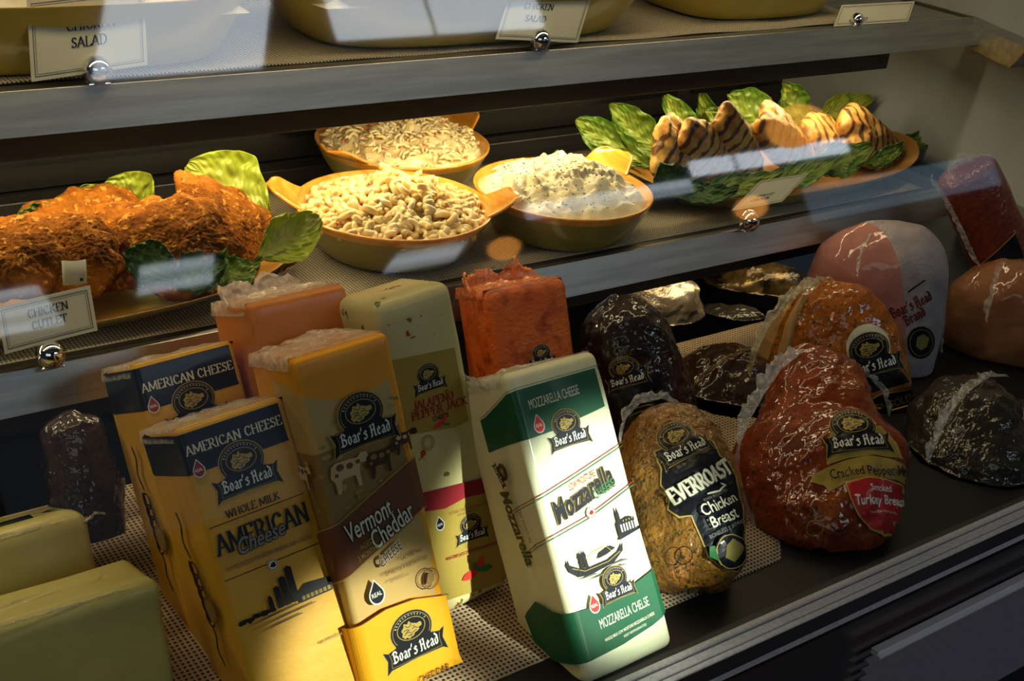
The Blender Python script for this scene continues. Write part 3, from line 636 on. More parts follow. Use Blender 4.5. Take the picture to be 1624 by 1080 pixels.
B2=V((.782,1.262,ZM)); B3=V((1.026,1.232,ZM)); BU=V((.918,1.468,ZM))
bowl('yellow ear-handled bowl of macaroni salad beside the fried cutlets',B2,.125,.088,.056,[152,-28])
bowl('yellow ear-handled bowl of mashed potato salad next to the grilled chicken platter',B3,.122,.088,.056,[22])
bowl('yellow ear-handled bowl of coleslaw at the back of the middle shelf',BU,.125,.085,.060,[20,200])
# mashed potato with parsley
pot=mat('mashed_potato',(.74,.68,.46),rough=.55,sss=.15,col2=(.66,.58,.34),nscale=30,bump=.3,bscale=120,coat=.25)
pars=mat('chopped_parsley',(.06,.11,.02),rough=.7); 
o,vs=mound(None,'potato_salad',.113,.046,.036,pot,.012,42,3,160,pw=2.4); food('potato_salad',o,'white lumpy potato salad sprinkled with chopped parsley','potato salad',B3,'stuff')
def fleck(size,th=.0006,lift=.0008):
    def f(mb,p,rr):
        M=Matrix.Translation(p+V((0,0,lift)))@Matrix.Rotation(rr.random()*6.28,4,'Z')@Matrix.Rotation(rr.uniform(-.5,.5),4,'X')
        a=rr.uniform(.5,1.2)*size; b=a*rr.uniform(.3,.6); mb.box((-a,-b,-th/2),(a,b,th/2),0,M)
    return f
mb=MB(); scatter(mb,vs,.113,160,420,fleck(.0013),random.Random(5),.88); p_=mb.build('chopped_parsley',pars,loc=B3); tag(p_,'dark green chopped parsley sprinkled over the white potato salad','parsley',kind='stuff')
# macaroni salad
mac=mat('cooked_macaroni',(.72,.50,.17),rough=.35,coat=.5,sss=.15,col2=(.76,.60,.28),nscale=25)
dress=mat('cream_dressing',(.68,.58,.34),rough=.4,coat=.4,sss=.1)
bitm=mat('pink_bits',(.62,.16,.10),rough=.4,coat=.4); redb=mat('dark_red_bits',(.25,.01,.03),rough=.4)
o,vs=mound(None,'macaroni_dressing',.112,.036,.022,dress,.005,40,5,110,pw=2.2); 
mb=MB(); rr=random.Random(9)
def elbow(mb,p,rr,m=0):
    R0=rr.uniform(.0075,.0095); arc=rr.uniform(2.2,3.0); M=Matrix.Translation(p+V((0,0,.003+rr.random()*.005)))@Matrix.Rotation(rr.random()*6.28,4,'Z')@Matrix.Rotation(rr.uniform(-.9,.9),4,'X')@Matrix.Rotation(rr.uniform(-.7,.7),4,'Y')
    path=[M@V((R0*math.cos(-arc/2+arc*i/7),R0*math.sin(-arc/2+arc*i/7),0)) for i in range(8)]
    mb.tube(path,.0043,8,m)
for k in range(520):
    r=.110*math.sqrt(rr.random()); a=rr.random()*6.28; x,y=r*math.cos(a),r*math.sin(a)
    elbow(mb,V((x,y,height(vs,.112,110,x,y)+.004*rr.random()+(.012 if (x-.03)**2+(y-.02)**2<.0022 else 0)*rr.random())),rr)
def bit(m):
    def f(mb,p,rr):
        M=Matrix.Translation(p+V((0,0,.008)))@Matrix.Rotation(rr.random()*6.28,4,'Z')@Matrix.Rotation(rr.uniform(-.8,.8),4,'X'); a=rr.uniform(.003,.006); mb.box((-a,-.002,-.0012),(a,.002,.0012),m,M)
    return f
scatter(mb,vs,.112,110,60,bit(1),rr); scatter(mb,vs,.112,110,16,bit(2),rr)
base=[V(v) for v in vs]; mb.add(base,grid_faces(110,56,True),3); bpy.data.objects.remove(o)
ms=mb.build('macaroni_salad',[mac,bitm,redb,dress],smooth=True,loc=B2); tag(ms,'macaroni salad of curled elbow pasta with pink and dark red bits','macaroni salad',kind='stuff')
# coleslaw
slaw=mat('coleslaw_cabbage',(.74,.58,.28),rough=.4,coat=.4,sss=.12,col2=(.80,.68,.40),nscale=40); car=mat('carrot_shreds',(.75,.22,.06),rough=.4)
o,vs=mound(None,'coleslaw_base',.115,.050,.030,slaw,.012,50,8,130,pw=2.2); bpy.data.objects.remove(o)
mb=MB(); mb.add([V(v) for v in vs],grid_faces(130,66,True),0)
def shred(m,L0,L1,w):
    def f(mb,p,rr):
        M=Matrix.Translation(p+V((0,0,.002)))@Matrix.Rotation(rr.random()*6.28,4,'Z')@Matrix.Rotation(rr.uniform(-.5,.5),4,'Y'); L=rr.uniform(L0,L1)
        pts=[]
        for i in range(5):
            s=-1+i/2; pts.append(M@V((s*L,rr.uniform(-.002,.002),.003*(1-s*s)+rr.uniform(-.001,.001))))
        mb.tube(pts,[w*.4,w,w,w,w*.4],5,m)
    return f
scatter(mb,vs,.115,130,420,shred(0,.004,.011,.0024),rr); scatter(mb,vs,.115,130,40,shred(1,.003,.008,.0013),rr)
cs=mb.build('coleslaw',[slaw,car],smooth=True,loc=BU); tag(cs,'shredded creamy coleslaw with orange carrot flecks heaped in the back bowl','coleslaw',kind='stuff')
# ---------------------------------------------------------------- lettuce
def lettuce_mat(name,edge,rib):
    m=bpy.data.materials.new(name); m.use_nodes=True; N,L=nt(m); b=N['Principled BSDF']; b.inputs['Roughness'].default_value=.38; b.inputs['Coat Weight'].default_value=.25
    uv=N.new('ShaderNodeUVMap'); sp=N.new('ShaderNodeSeparateXYZ'); L.new(uv.outputs[0],sp.inputs[0])
    d=math_node(N,L,'ABSOLUTE',math_node(N,L,'SUBTRACT',sp.outputs[0],.5))
    tc=N.new('ShaderNodeTexCoord'); n=N.new('ShaderNodeTexNoise'); n.inputs['Scale'].default_value=38; n.inputs['Detail'].default_value=4; L.new(tc.outputs['Object'],n.inputs[0])
    ve=math_node(N,L,'SINE',math_node(N,L,'ADD',math_node(N,L,'MULTIPLY',math_node(N,L,'SUBTRACT',sp.outputs[1],math_node(N,L,'MULTIPLY',d,.9)),62),math_node(N,L,'MULTIPLY',n.outputs[0],6)))
    f=math_node(N,L,'ADD',math_node(N,L,'MULTIPLY',d,2.2),math_node(N,L,'MULTIPLY',math_node(N,L,'SUBTRACT',n.outputs[0],.5),1.3))
    r=N.new('ShaderNodeValToRGB'); e=r.color_ramp.elements; e[0].position=.03; e[0].color=(*rib,1); e[1].position=.95; e[1].color=(*edge,1)
    q=r.color_ramp.elements.new(.3); q.color=(*[a*.45+b_*.55 for a,b_ in zip(rib,edge)],1)
    L.new(f,r.inputs[0]); L.new(r.outputs[0],b.inputs['Base Color'])
    bp=N.new('ShaderNodeBump'); bp.inputs['Strength'].default_value=.7; bp.inputs['Distance'].default_value=.0025; L.new(math_node(N,L,'ADD',math_node(N,L,'MULTIPLY',ve,.22),n.outputs[0]),bp.inputs['Height']); L.new(bp.outputs[0],b.inputs['Normal'])
    tl=N.new('ShaderNodeBsdfTranslucent'); L.new(r.outputs[0],tl.inputs[0]); mx=N.new('ShaderNodeMixShader'); mx.inputs[0].default_value=.22; L.new(b.outputs[0],mx.inputs[1]); L.new(tl.outputs[0],mx.inputs[2]); L.new(mx.outputs[0],N['Material Output'].inputs[0]); return m
LG=lettuce_mat('romaine_green',(.065,.155,.010),(.30,.38,.06)); LP=lettuce_mat('romaine_pale',(.28,.36,.02),(.46,.48,.08)); LY=lettuce_mat('romaine_bright',(.42,.52,.03),(.65,.65,.2)); LD=lettuce_mat('romaine_dark',(.02,.075,.012),(.10,.20,.04))
def leaf(label,base,tip,wid,nrm,m,bend=.15,cup=.3,ruf=.006,seed=0,group=None,tipw=.55):
    A=V(base);B=V(tip); ax=(B-A); L_=ax.length; ax.normalize(); nr=V(nrm); nr=(nr-ax*nr.dot(ax)).normalized(); sd=ax.cross(nr)
    NU,NV=21,34; vs=[];uvs=[]
    for j in range(NV):
        t=j/(NV-1); prof=(math.sin(math.pi*min(1,(t*.93+.03))**tipw*1.0) if t<1 else 0); prof=max(.02,(math.sin(math.pi*(t*.97+.015)**(.8))**.62))*(.45+.55*min(1,t*2.2))
        for i in range(NU):
            q=-1+2*i/(NU-1); w=wid/2*prof; e=abs(q)**2
            rf=ruf*e*(nz((t*9,q*2,seed),1.0,seed)*1.6+.6*nz((t*22,q*3,seed+3),1.0,seed))
            h=cup*w*(q*q) + bend*L_*(4*t*(1-t))*-.5+bend*L_*t*t*1.0 + rf + .007*nz((t*9,q*4,seed),1.0,seed)+.0035*nz((t*22,q*9,seed),1.0,seed)-.0025*math.exp(-(q/.09)**2)
            p=A+ax*(t*L_)+sd*(q*w*(1-.1*cup))+nr*h+ax*(.006*nz((q*5,t*5,seed+9),1.0)*e)
            vs.append(p-A); uvs.append((i/(NU-1),t))
    me=mesh('lettuce_leaf',vs,grid_faces(NU,NV),m); ul=me.uv_layers.new(name='UVMap')
    for l in me.loops: ul.data[l.index].uv=uvs[l.vertex_index]
    o=obj('lettuce_leaf',me,None,A); s_=o.modifiers.new('thickness','SOLIDIFY'); s_.thickness=.0007; sb=o.modifiers.new('s','SUBSURF'); sb.levels=0; sb.render_levels=1
    tag(o,label,'lettuce leaf',group); return o
TC=V((-.55,-.7,.45))     # general facing of the displayed side
# ---------------------------------------------------------------- platters
def platter(label,c,a,b,h,m_in,m_out,name='oval_platter',pw=2.3,cat='platter',group=None,rim=.018):
    n=96; prof=[(0,.003,0),(.72,.003,0),(.76,0,0),(.80,.004,0),(.93,h*.7,0),(1.0,h,0),(1.0,h+.003,1),(.985,h+.002,1),(.90,h*.75,1),(.78,.010,1),(0,.009,1)]
    vs=[];mi=[]
    for k,z,_ in prof:
        for j in range(n):
            t=2*math.pi*j/n; ct,st=math.cos(t),math.sin(t); x=a*k*abs(ct)**(2/pw)*(1 if ct>=0 else -1); y=b*k*abs(st)**(2/pw)*(1 if st>=0 else -1)
            vs.append((x+(1e-5*ct),y+1e-5*st,z+(rim*max(0,k-.8)*5*abs(ct)**6)))
    fs=grid_faces(n,len(prof),True); mi=[prof[i//n][2] for i in range(len(fs))]
    me=mesh(name,vs,fs,[m_out,m_in],mi); o=obj(name,me,None,c); tag(o,label,cat,group); sb=o.modifiers.new('s','SUBSURF'); sb.levels=1; sb.render_levels=2; return o
PR=V((1.478,1.262,ZM)); PL=V((.345,1.272,ZM))
platter('long yellow oval platter under the grilled chicken and lettuce',PR,.298,.118,.026,glaze_in,glaze_out)
platter('long yellow oval platter under the fried chicken cutlets',PL,.300,.120,.022,glaze_in,glaze_out)
# ---------------------------------------------------------------- chicken
crumb=mat('fried_crumb',(.24,.080,.008),rough=.8,coat=0,spec=.06,col2=(.09,.025,.004),nscale=45,ndetail=7,thr=(.40,.66),bump=1.0,bscale=420,bdetail=3,bdist=.002,spots=[((.46,.20,.035),110,.57,.67),((.05,.04,.012),120,.69,.73)])
def lump(name,c,ax,up,a,b,h,m,amp,sc,seed,shape=None,nu=96,nv=44,am2=0,sc2=120,wob=.2):
    # an irregular flattened piece: long axis ax, thickness along up
    ax=V(ax).normalized(); up=V(up); up=(up-ax*up.dot(ax)).normalized(); sd=up.cross(ax); vs=[]
    for j in range(nv):
        ph=-math.pi/2+math.pi*j/(nv-1)
        for i in range(nu):
            t=2*math.pi*i/nu; k=math.cos(ph); x,y,z=a*k*math.cos(t),b*k*math.sin(t),h*math.sin(ph)
            s=1+wob*fbm((math.cos(t)*1.2,math.sin(t)*1.2,seed),1.1,2,seed)*k+wob*.35*nz((math.cos(t)*3,math.sin(t)*3,seed),1.3)*k
            if shape: s*=1; y*=shape(math.cos(t)*k)
            x*=s;y*=s; p=V((x,y,z)); nrm=V((x/a/a,y/b/b,z/h/h)).normalized() if k>1e-3 else V((0,0,1 if ph>0 else -1))
            dd=amp*fbm((x,y,z+seed),sc,3,seed)+(am2*fbm((x,y,z),sc2,2,seed+5) if am2 else 0)
            p+=nrm*dd; vs.append(ax*p.x+sd*p.y+up*p.z)
    return obj(name,mesh(name,vs,grid_faces(nu,nv,True),m),None,c)
cut=[((18,405),1.235,(.7,.1,.1),.060,.056,.018,(-.4,-.5,.75),'fried chicken cutlet at the left end, cut by the picture edge'),
((130,352),1.320,(.9,.1,.1),.070,.045,.018,(-.1,-.6,.8),'dark brown fried chicken cutlet at the back left of the platter'),
((105,412),1.225,(.85,.1,.25),.062,.054,.018,(-.35,-.6,.7),'fried chicken cutlet in front, directly behind the sign card'),
((205,388),1.245,(.85,.1,.30),.062,.056,.018,(-.4,-.55,.75),'fried chicken cutlet third from the right, partly under its neighbour'),
((285,390),1.225,(.9,.0,.05),.078,.058,.018,(-.2,-.65,.72),'largest golden fried chicken cutlet in the middle of the row'),
((372,368),1.270,(.78,.05,-.50),.088,.058,.019,(.12,-.7,.72),'rightmost golden fried chicken cutlet leaning by the pale lettuce')]
for i,(px,Y,ax,a_,b_,h_,up,lb) in enumerate(cut):
    o=lump('chicken_cutlet',at(*px,Y=Y),ax,up,a_,b_,h_,crumb,.0022,42,30+i,am2=.0011,sc2=240,nu=260,nv=110,wob=.24); tag(o,lb,'chicken cutlet','fried chicken cutlets on the left platter')
def grill_mat():
    m=mat('grilled_chicken',(.64,.38,.10),rough=.5,coat=.15,spec=.2,col2=(.44,.17,.025),nscale=26,thr=(.42,.6),bump=.5,bscale=70); N,L=nt(m); b=N['Principled BSDF']; src=b.inputs['Base Color'].links[0].from_socket
    uv=N.new('ShaderNodeUVMap'); sp=N.new('ShaderNodeSeparateXYZ'); L.new(uv.outputs[0],sp.inputs[0]); tc=N.new('ShaderNodeTexCoord'); n=N.new('ShaderNodeTexNoise'); n.inputs['Scale'].default_value=45; L.new(tc.outputs['Object'],n.inputs[0])
    s=math_node(N,L,'SINE',math_node(N,L,'ADD',math_node(N,L,'MULTIPLY',sp.outputs[0],1.0),math_node(N,L,'MULTIPLY',n.outputs[0],4)))
    s=math_node(N,L,'ADD',s,math_node(N,L,'MULTIPLY',math_node(N,L,'SUBTRACT',n.outputs[0],.5),2.6))
    r=N.new('ShaderNodeMapRange'); r.inputs[1].default_value=.1; r.inputs[2].default_value=.75; r.inputs[4].default_value=.92; L.new(s,r.inputs[0]); mx=N.new('ShaderNodeMix'); mx.data_type='RGBA'; L.new(r.outputs[0],mx.inputs[0]); L.new(src,mx.inputs[6]); mx.inputs[7].default_value=(.07,.02,.005,1); L.new(mx.outputs[2],b.inputs['Base Color']); return m
GR=grill_mat()
def breast(i,px,Y,ax,up,a_,b_,h_,lb,per=.016):
    o=lump('grilled_chicken_breast',at(*px,Y=Y),ax,up,a_,b_,h_,GR,.005,26,60+i,shape=lambda c:1-.35*c,am2=.0014,sc2=90,wob=.26)
    me=o.data; ul=me.uv_layers.new(name='UVMap'); A=V(ax).normalized(); 
    for l in me.loops: ul.data[l.index].uv=(me.vertices[l.vertex_index].co.dot(A)/per*6.283/1.0,0)
    tag(o,lb,'chicken breast','grilled chicken breasts on the right platter')
breast(0,(1075,250),1.245,(.6,-.1,-.55),(-.35,-.55,.75),.066,.045,.022,'grilled chicken breast at the left end of the row, orange-brown stripes')
breast(1,(1122,255),1.235,(.6,-.1,-.7),(-.3,-.6,.75),.075,.036,.024,'second grilled chicken breast from the left, pale with brown stripes')
breast(2,(1172,243),1.240,(.55,-.1,-.7),(-.3,-.6,.75),.078,.036,.024,'third grilled chicken breast from the left, pale with a pointed top')
breast(3,(1245,228),1.250,(.75,-.05,-.5),(-.2,-.6,.8),.082,.045,.026,'plump grilled chicken breast in the middle of the row')
breast(4,(1320,228),1.285,(.8,-.05,-.35),(-.1,-.5,.85),.075,.050,.026,'dark-striped grilled chicken breast right of the middle')
breast(5,(1378,225),1.250,(.8,-.15,-.4),(-.1,-.6,.8),.085,.052,.028,'rightmost grilled chicken breast, dark charred patch on its front')
GB='romaine leaves standing along the back of the right platter'
def lf(lb,b,Yb,t,Yt,w,m,nrm=TC,group=GB,**k): return leaf(lb,at(*b,Y=Yb),at(*t,Y=Yt),w,nrm,m,group=group,seed=len(lb),**k)
lf('green romaine leaf at the far left of the back row, thin curled tip',(1030,262),1.31,(903,190),1.36,.062,LG)
lf('green romaine leaf second from the left in the back row, upright point',(1065,255),1.32,(955,163),1.36,.062,LG,cup=.5)
lf('green romaine leaf with a rounded tip left of the middle',(1118,240),1.33,(1045,148),1.36,.05,LG,cup=.4)
lf('narrow upright green romaine leaf behind the third chicken breast',(1140,235),1.36,(1105,143),1.38,.04,LG,cup=.5)
lf('broad green romaine leaf behind the middle chicken breasts',(1245,215),1.34,(1142,150),1.38,.085,LG,cup=.25)
lf('narrow green romaine leaf folded behind the second breast',(1195,215),1.34,(1110,178),1.37,.05,LG,cup=.3)
lf('dark green romaine leaf standing tallest at the back right',(1285,205),1.36,(1232,128),1.38,.062,LG,cup=.3)
lf('pale rounded romaine leaf lying at the back right of the platter',(1300,185),1.36,(1368,162),1.38,.055,LP,cup=.2)
lf('thin dark green romaine tip sticking out at the right end of the platter',(1400,236),1.27,(1512,208),1.26,.035,LG,nrm=(-.3,-.6,.8),group=None)
GF='romaine leaves spilling over the front of the right platter'
lf('dark green romaine leaf folded upright at the front left of the platter',(1085,312),1.165,(1042,256),1.18,.06,LD,nrm=(-.6,-.8,.1),group=GF,cup=.5)
lf('dark green romaine leaf lying flat along the front left rim',(1055,300),1.165,(1160,312),1.15,.045,LD,nrm=(-.2,-.5,.9),group=GF)
lf('green romaine leaf lying under the second and third breasts',(1110,300),1.17,(1230,288),1.165,.045,LG,nrm=(-.2,-.5,.9),group=GF)
lf('green romaine leaf lying at the front under the middle breast',(1215,290),1.17,(1320,262),1.17,.05,LG,nrm=(-.2,-.5,.9),group=GF)
lf('bright green romaine leaf folded over the front rim, right of the sign card',(1290,272),1.17,(1372,240),1.165,.06,LG,nrm=(-.2,-.7,.8),group=GF)
lf('small green romaine piece at the front under the charred breast',(1375,262),1.165,(1425,238),1.17,.03,LG,nrm=(-.2,-.6,.8),group=GF)
GL_='romaine leaves around the left platter'
lf('large pale yellow-green romaine leaf standing behind the rightmost cutlet',(425,340),1.30,(300,262),1.36,.105,LP,group=GL_,cup=.25,bend=.25)
lf('pointed pale green romaine leaf behind the middle of the cutlets',(240,345),1.34,(166,290),1.37,.085,LP,group=GL_,cup=.3)
lf('small pale green romaine leaf left of the pointed one',(180,345),1.35,(118,305),1.37,.06,LP,group=GL_,cup=.3)
lf('green romaine leaf low at the back left of the cutlets',(150,340),1.34,(85,322),1.36,.05,LG,group=GL_)
lf('dark frilly green leaf at the far left behind the first cutlet',(95,360),1.33,(25,338),1.33,.045,LG,group=GL_)
lf('bright green romaine leaf sticking out to the right, over the macaroni bowl rim',(412,408),1.19,(504,348),1.20,.060,LY,nrm=(-.5,-.8,.3),group=GL_,cup=.3)
lf('very dark green leaf in front of the cutlets, upright behind the glare',(225,455),1.16,(255,385),1.17,.060,LD,nrm=(-.5,-.8,.2),group=GL_)
lf('dark frilly green leaf lying over the front rim of the left platter',(260,450),1.15,(355,425),1.155,.05,LD,nrm=(-.2,-.5,.9),group=GL_,ruf=.012)
lf('curly green leaf at the front right rim of the left platter',(320,440),1.15,(408,428),1.155,.05,LG,nrm=(-.2,-.6,.9),group=GL_,ruf=.014)
# ---------------------------------------------------------------- dishes on the top shelf
ZT=-.358+.0035
yel=mat('yellow_dish_glaze',(.56,.40,.05),rough=.3,coat=.6,col2=(.48,.34,.04),nscale=5)
salad=mat('creamy_salad',(.74,.70,.55),rough=.5,coat=.3,sss=.1,col2=(.6,.5,.3),nscale=40,thr=(.45,.7))
def dish(label,c,a,b,h,flab,seed):
    platter(label,c,a,b,h,glaze_rim,yel,name='serving_dish',pw=3.2,cat='dish',rim=0)
    vs=[];NU,NV=70,36
    for j in range(NV):
        for i in range(NU):
            x=-1+2*i/(NU-1);y=-1+2*j/(NV-1); k=max(abs(x),abs(y)); r=math.hypot(x,y); s=k/r if r else 1
            X=x*a*.9*(1 if r==0 else (1-.13*(r-k)));Y=y*b*.86*(1 if r==0 else (1-.13*(r-k)))
            vs.append((X,Y,h*.75+.03*(1-k**3)+.008*fbm((X,Y,0),40,3,seed)*(1 if k<.97 else 0)))
    o=obj('salad',mesh('salad',vs,grid_faces(NU,NV),salad),None,c); tag(o,flab,'salad',kind='stuff')
for l_,p0,p1,h,fl,sd in (('yellow dish at the top left behind the chicken salad card',(-90,135),(372,101),.07,'pale creamy salad in the top left dish',1),('long yellow dish in the middle of the top shelf behind the salad card',(553,90),(1022,62),.07,'white creamy salad in the middle dish of the top shelf',2),('yellow dish at the right of the top shelf',(1120,36),(1330,24),.06,'creamy salad in the right dish of the top shelf',3)):
    A=at(*p0,Z=ZT); B=at(*p1,Z=ZT); y=min(A.y,B.y); y=max(y,1.235); half=(B.x-A.x)/2; b_=.115
    dish(l_,V(((A.x+B.x)/2,y+b_*.76+.004,ZT)),half/.76,b_,h,fl,sd)
# ================================================================= wrapped meats on the deck
DK=-.806
def meat_mat(name,c,c2,bump=.9,bs=48,rough=.06,ns=14,thr=(.35,.65),spots=None,**k):
    return mat(name,c,rough=.5,spec=.15,coat=.9,col2=c2,nscale=ns,thr=thr,bump=bump,bscale=bs,bdetail=2,spots=spots,coat_rough=.05,bdist=.005,**k)
PEP=((.02,.015,.008),260,.60,.66)
TK1=meat_mat('cracked_pepper_skin',(.24,.038,.004),(.11,.014,.003),spots=[((.36,.10,.015),9,.52,.7),PEP])
TK2=meat_mat('golden_roast_skin',(.42,.125,.009),(.26,.055,.005),spots=[((.50,.27,.08),7,.58,.75),((.04,.05,.01),240,.57,.66)])
CK=meat_mat('herb_roast_skin',(.30,.13,.012),(.11,.05,.006),bs=130,spots=[((.40,.16,.04),11,.52,.66),((.03,.03,.012),220,.57,.66)])
BF=meat_mat('black_glazed_skin',(.022,.009,.007),(.008,.004,.004),bump=1,bs=45)
HM=meat_mat('pink_ham',(.46,.20,.18),(.36,.14,.13),bump=.35,bs=40,ns=8)
HW=mat('white_netted_casing',(.36,.31,.34),rough=.5,coat=.3,col2=(.29,.25,.28),nscale=40,bump=.5,bscale=220)
SL=meat_mat('red_salami_casing',(.13,.018,.010),(.20,.035,.018),bump=.4,bs=180,ns=140)
RH=meat_mat('peach_smoked_ham',(.34,.15,.07),(.24,.09,.04),bump=.6,bs=30)
DR=meat_mat('dark_roast_bag',(.016,.013,.010),(.035,.028,.018),bump=1,bs=60)
DR2=meat_mat('brown_roast_beef',(.030,.014,.008),(.05,.022,.010),bump=1,bs=50)
FO1=mat('silver_foil_wrap',(.55,.48,.38),rough=.22,metal=.7,bump=1,bscale=45,bdetail=5,col2=(.35,.28,.2),nscale=25)
FO2=mat('gold_foil_wrap',(.22,.14,.05),rough=.2,metal=.6,coat=.6,bump=1,bscale=50,bdetail=5,col2=(.02,.014,.008),nscale=22,thr=(.42,.58))
def interp(tab,t):
    for a,b in zip(tab,tab[1:]):
        if t<=b[0]:
            k=tab.index(b); p0=tab[max(0,k-2)]; p3=tab[min(len(tab)-1,k+1)]; s=(t-a[0])/(b[0]-a[0]); h=b[0]-a[0]; o=[]
            for i in range(1,len(a)):
                m0=(b[i]-p0[i])/max(1e-6,b[0]-p0[0])*h; m1=(p3[i]-a[i])/max(1e-6,p3[0]-a[0])*h
                o.append(max(1e-4,(2*s**3-3*s*s+1)*a[i]+(s**3-2*s*s+s)*m0+(-2*s**3+3*s*s)*b[i]+(s**3-s*s)*m1))
            return o
    return tab[-1][1:]
def meat(name,label,cat,bot,Yb,top,Yt,tab,m,amp=.003,sc=25,seed=0,group=None,part='meat',nu=90,nv=80,am2=0,sc2=120,matf=None,mats=None):
    A=at(*bot,Y=Yb);B=at(*top,Y=Yt); ax=(B-A); L_=ax.length; ax.normalize(); C=(A+B)/2; vd=C.normalized()
    wd=ax.cross(vd).normalized(); 
    if wd.dot(CR@V((1,0,0)))<0: wd=-wd
    dp=ax.cross(wd).normalized()
    if dp.dot(vd)<0: dp=-dp
    s=C.length*(CR@V((0,0,-1))).dot(vd)/FPX; O=V((C.x,C.y,DK)); vs=[]
    for j in range(nv):
        q=j/(nv-1); t=.5-.5*math.cos(math.pi*q); l,r,th=interp(tab,t); e=max(1e-3,math.sin(math.pi*q))
        for i in range(nu):
            a=2*math.pi*i/nu; x=math.cos(a)*(r if math.cos(a)>0 else l)*s; y=math.sin(a)*th
            p=A+ax*(t*L_)+wd*x+dp*y
            n=(wd*math.cos(a)+dp*math.sin(a)+ax*(math.cos(math.pi*(1-q))*.6)).normalized()
            p+=n*(amp*fbm(p,sc,3,seed)+(am2*fbm(p,sc2,2,seed+4) if am2 else 0))*min(1,e*3)
            if p.z<DK+.002: p.z=DK+.002
            vs.append(p-O)
    fs=grid_faces(nu,nv,True); fs.append(tuple(range(nu-1,-1,-1))); fs.append(tuple((nv-1)*nu+j for j in range(nu)))
    t_=thing(name,label,cat,O,None,group); mi=None
    if matf: mi=[matf((i%nu)/nu,(i//nu)/nv) for i in range(len(fs))]
    o=obj(part,mesh(part,vs,fs,mats or m,mi),t_); t_['_o']=0; del t_['_o']
    bv=BVHTree.FromPolygons(vs,[list(f) for f in fs]); return t_,o,O,bv,s
def stick(S,t_,O,bv,c,c2,name='label',cuts=9,extent=110,k=None):
    def hit(p):
        d=ray(*p).normalized(); h=bv.ray_cast(-O,d); return h
    h=hit(c); h2=hit(c2); C=h[0]; d=ray(*c).normalized(); n=h[1]; n=n if n.dot(d)<0 else -n
    N=(n*.5-d*.5).normalized(); U=(h2[0]-C); k=k or U.length/math.hypot(c2[0]-c[0],c2[1]-c[1]); U=(U-N*U.dot(N)).normalized(); W=N.cross(U)
    if W.dot(CR@V((0,1,0)))<0: W=-W
    sc=1000*k
    def f(u,v,e):
        P=C+U*(u*sc)+W*(v*sc)+N*.06; r=bv.ray_cast(P,-N,.14)
        if r[0] is None: return None
        nn=r[1] if r[1].dot(N)>0 else -r[1]; return r[0]+(nn*.5+N*.5)*(e*1.6+.0006)
    cu=[i*cuts for i in range(int(-extent/cuts),int(extent/cuts)+1)]; return S.build(name,t_,f,cu,cu,eps=.00016)
def fin(t_,O,path,w,side,seed,m=None,name='film_seam',**k):
    P=[at(p[0],p[1],Y=p[2])-O for p in path]; 
    return crimp(t_,P,[V(x) for x in side] if isinstance(side[0],(tuple,list)) else V(side),w,seed,m or FILM,name=name,**k)
RT=CR@V((1,0,0)); UP=CR@V((0,1,0))
def sd(a,b): v=RT*a+UP*b; return tuple(v)
# cracked pepper turkey, front
t,o,O,bv,s=meat('turkey_breast','reddish cracked-pepper turkey breast in clear film, red oval on its label, front of the deck','turkey',(1300,888),.708,(1288,556),.905,
 [(0,20,20,.03),(.05,75,70,.045),(.15,112,108,.060),(.3,132,128,.066),(.40,140,140,.068),(.48,134,146,.066),(.55,118,132,.060),(.62,96,104,.054),(.72,84,94,.054),(.83,78,86,.050),(.92,60,62,.04),(.97,38,40,.026),(1,6,6,.006)],TK1,.007,17,41,am2=.0016,sc2=70,nu=150,nv=130)
S=Label(); S.poly([(-78,-32),(-70,-22),(-48,-14),(-20,-8),(5,-6),(35,-10),(72,-24),(66,-36),(72,-50),(40,-40),(5,-36),(-30,-40),(-55,-50),(-60,-40)],'mustard')
S.poly([(-50,-12),(-44,20),(-30,40),(40,40),(56,12),(58,-12),(20,-6),(-20,-6)],'mustard'); S.poly([(-46,-10),(-40,18),(-28,36),(36,38),(52,10),(54,-10),(20,-4),(-20,-4)],'olive')
S.logo(0,30,92); S.text('Cracked Pepper Mill',-50,-33,62,-36,14,'black',bold=.01)
S.poly([(-32,-42),(-5,-38),(15,-38),(48,-46),(54,-70),(44,-92),(26,-108),(6,-112),(-14,-104),(-26,-88),(-32,-64)],'gold'); S.poly([(-30,-44),(-5,-40),(15,-40),(46,-48),(52,-70),(42,-90),(25,-105.5),(6,-109.5),(-13,-102),(-24,-87),(-30,-64)],'red')
S.text('Smoked',-2,-56,28,-57,9,'white',bold=.01); S.text('Turkey Breast',-26,-73,46,-75,13,'white',bold=.02,shear=.15); S.text('CRACKED PEPPER MILL',-10,-84,30,-86,2.5,'white')
S.ring(-85,-95,11,9,1.2,'olive'); S.ring(-55,-96,9,8,1,'black')
stick(S,t,O,bv,(1365,718),(1400,716),cuts=5,extent=130)
fin(t,O,[(1275,557,.88),(1240,585,.87),(1212,625,.86),(1190,665,.84),(1174,705,.83)],.016,sd(-.5,.6),3,FILM)
fin(t,O,[(1174,705,.83),(1172,755,.81),(1188,805,.79),(1212,850,.765),(1262,893,.735)],.008,sd(-1,-.1),4,FILM2,name='bag_edge')
fin(t,O,[(1350,578,.89),(1378,598,.885),(1400,622,.88),(1410,660,.87)],.007,sd(.8,.5),5,FILM)
fin(t,O,[(1205,845,.765),(1225,868,.755),(1262,893,.735)],.020,sd(-.7,-.5),6,FILM2,name='bag_corner')
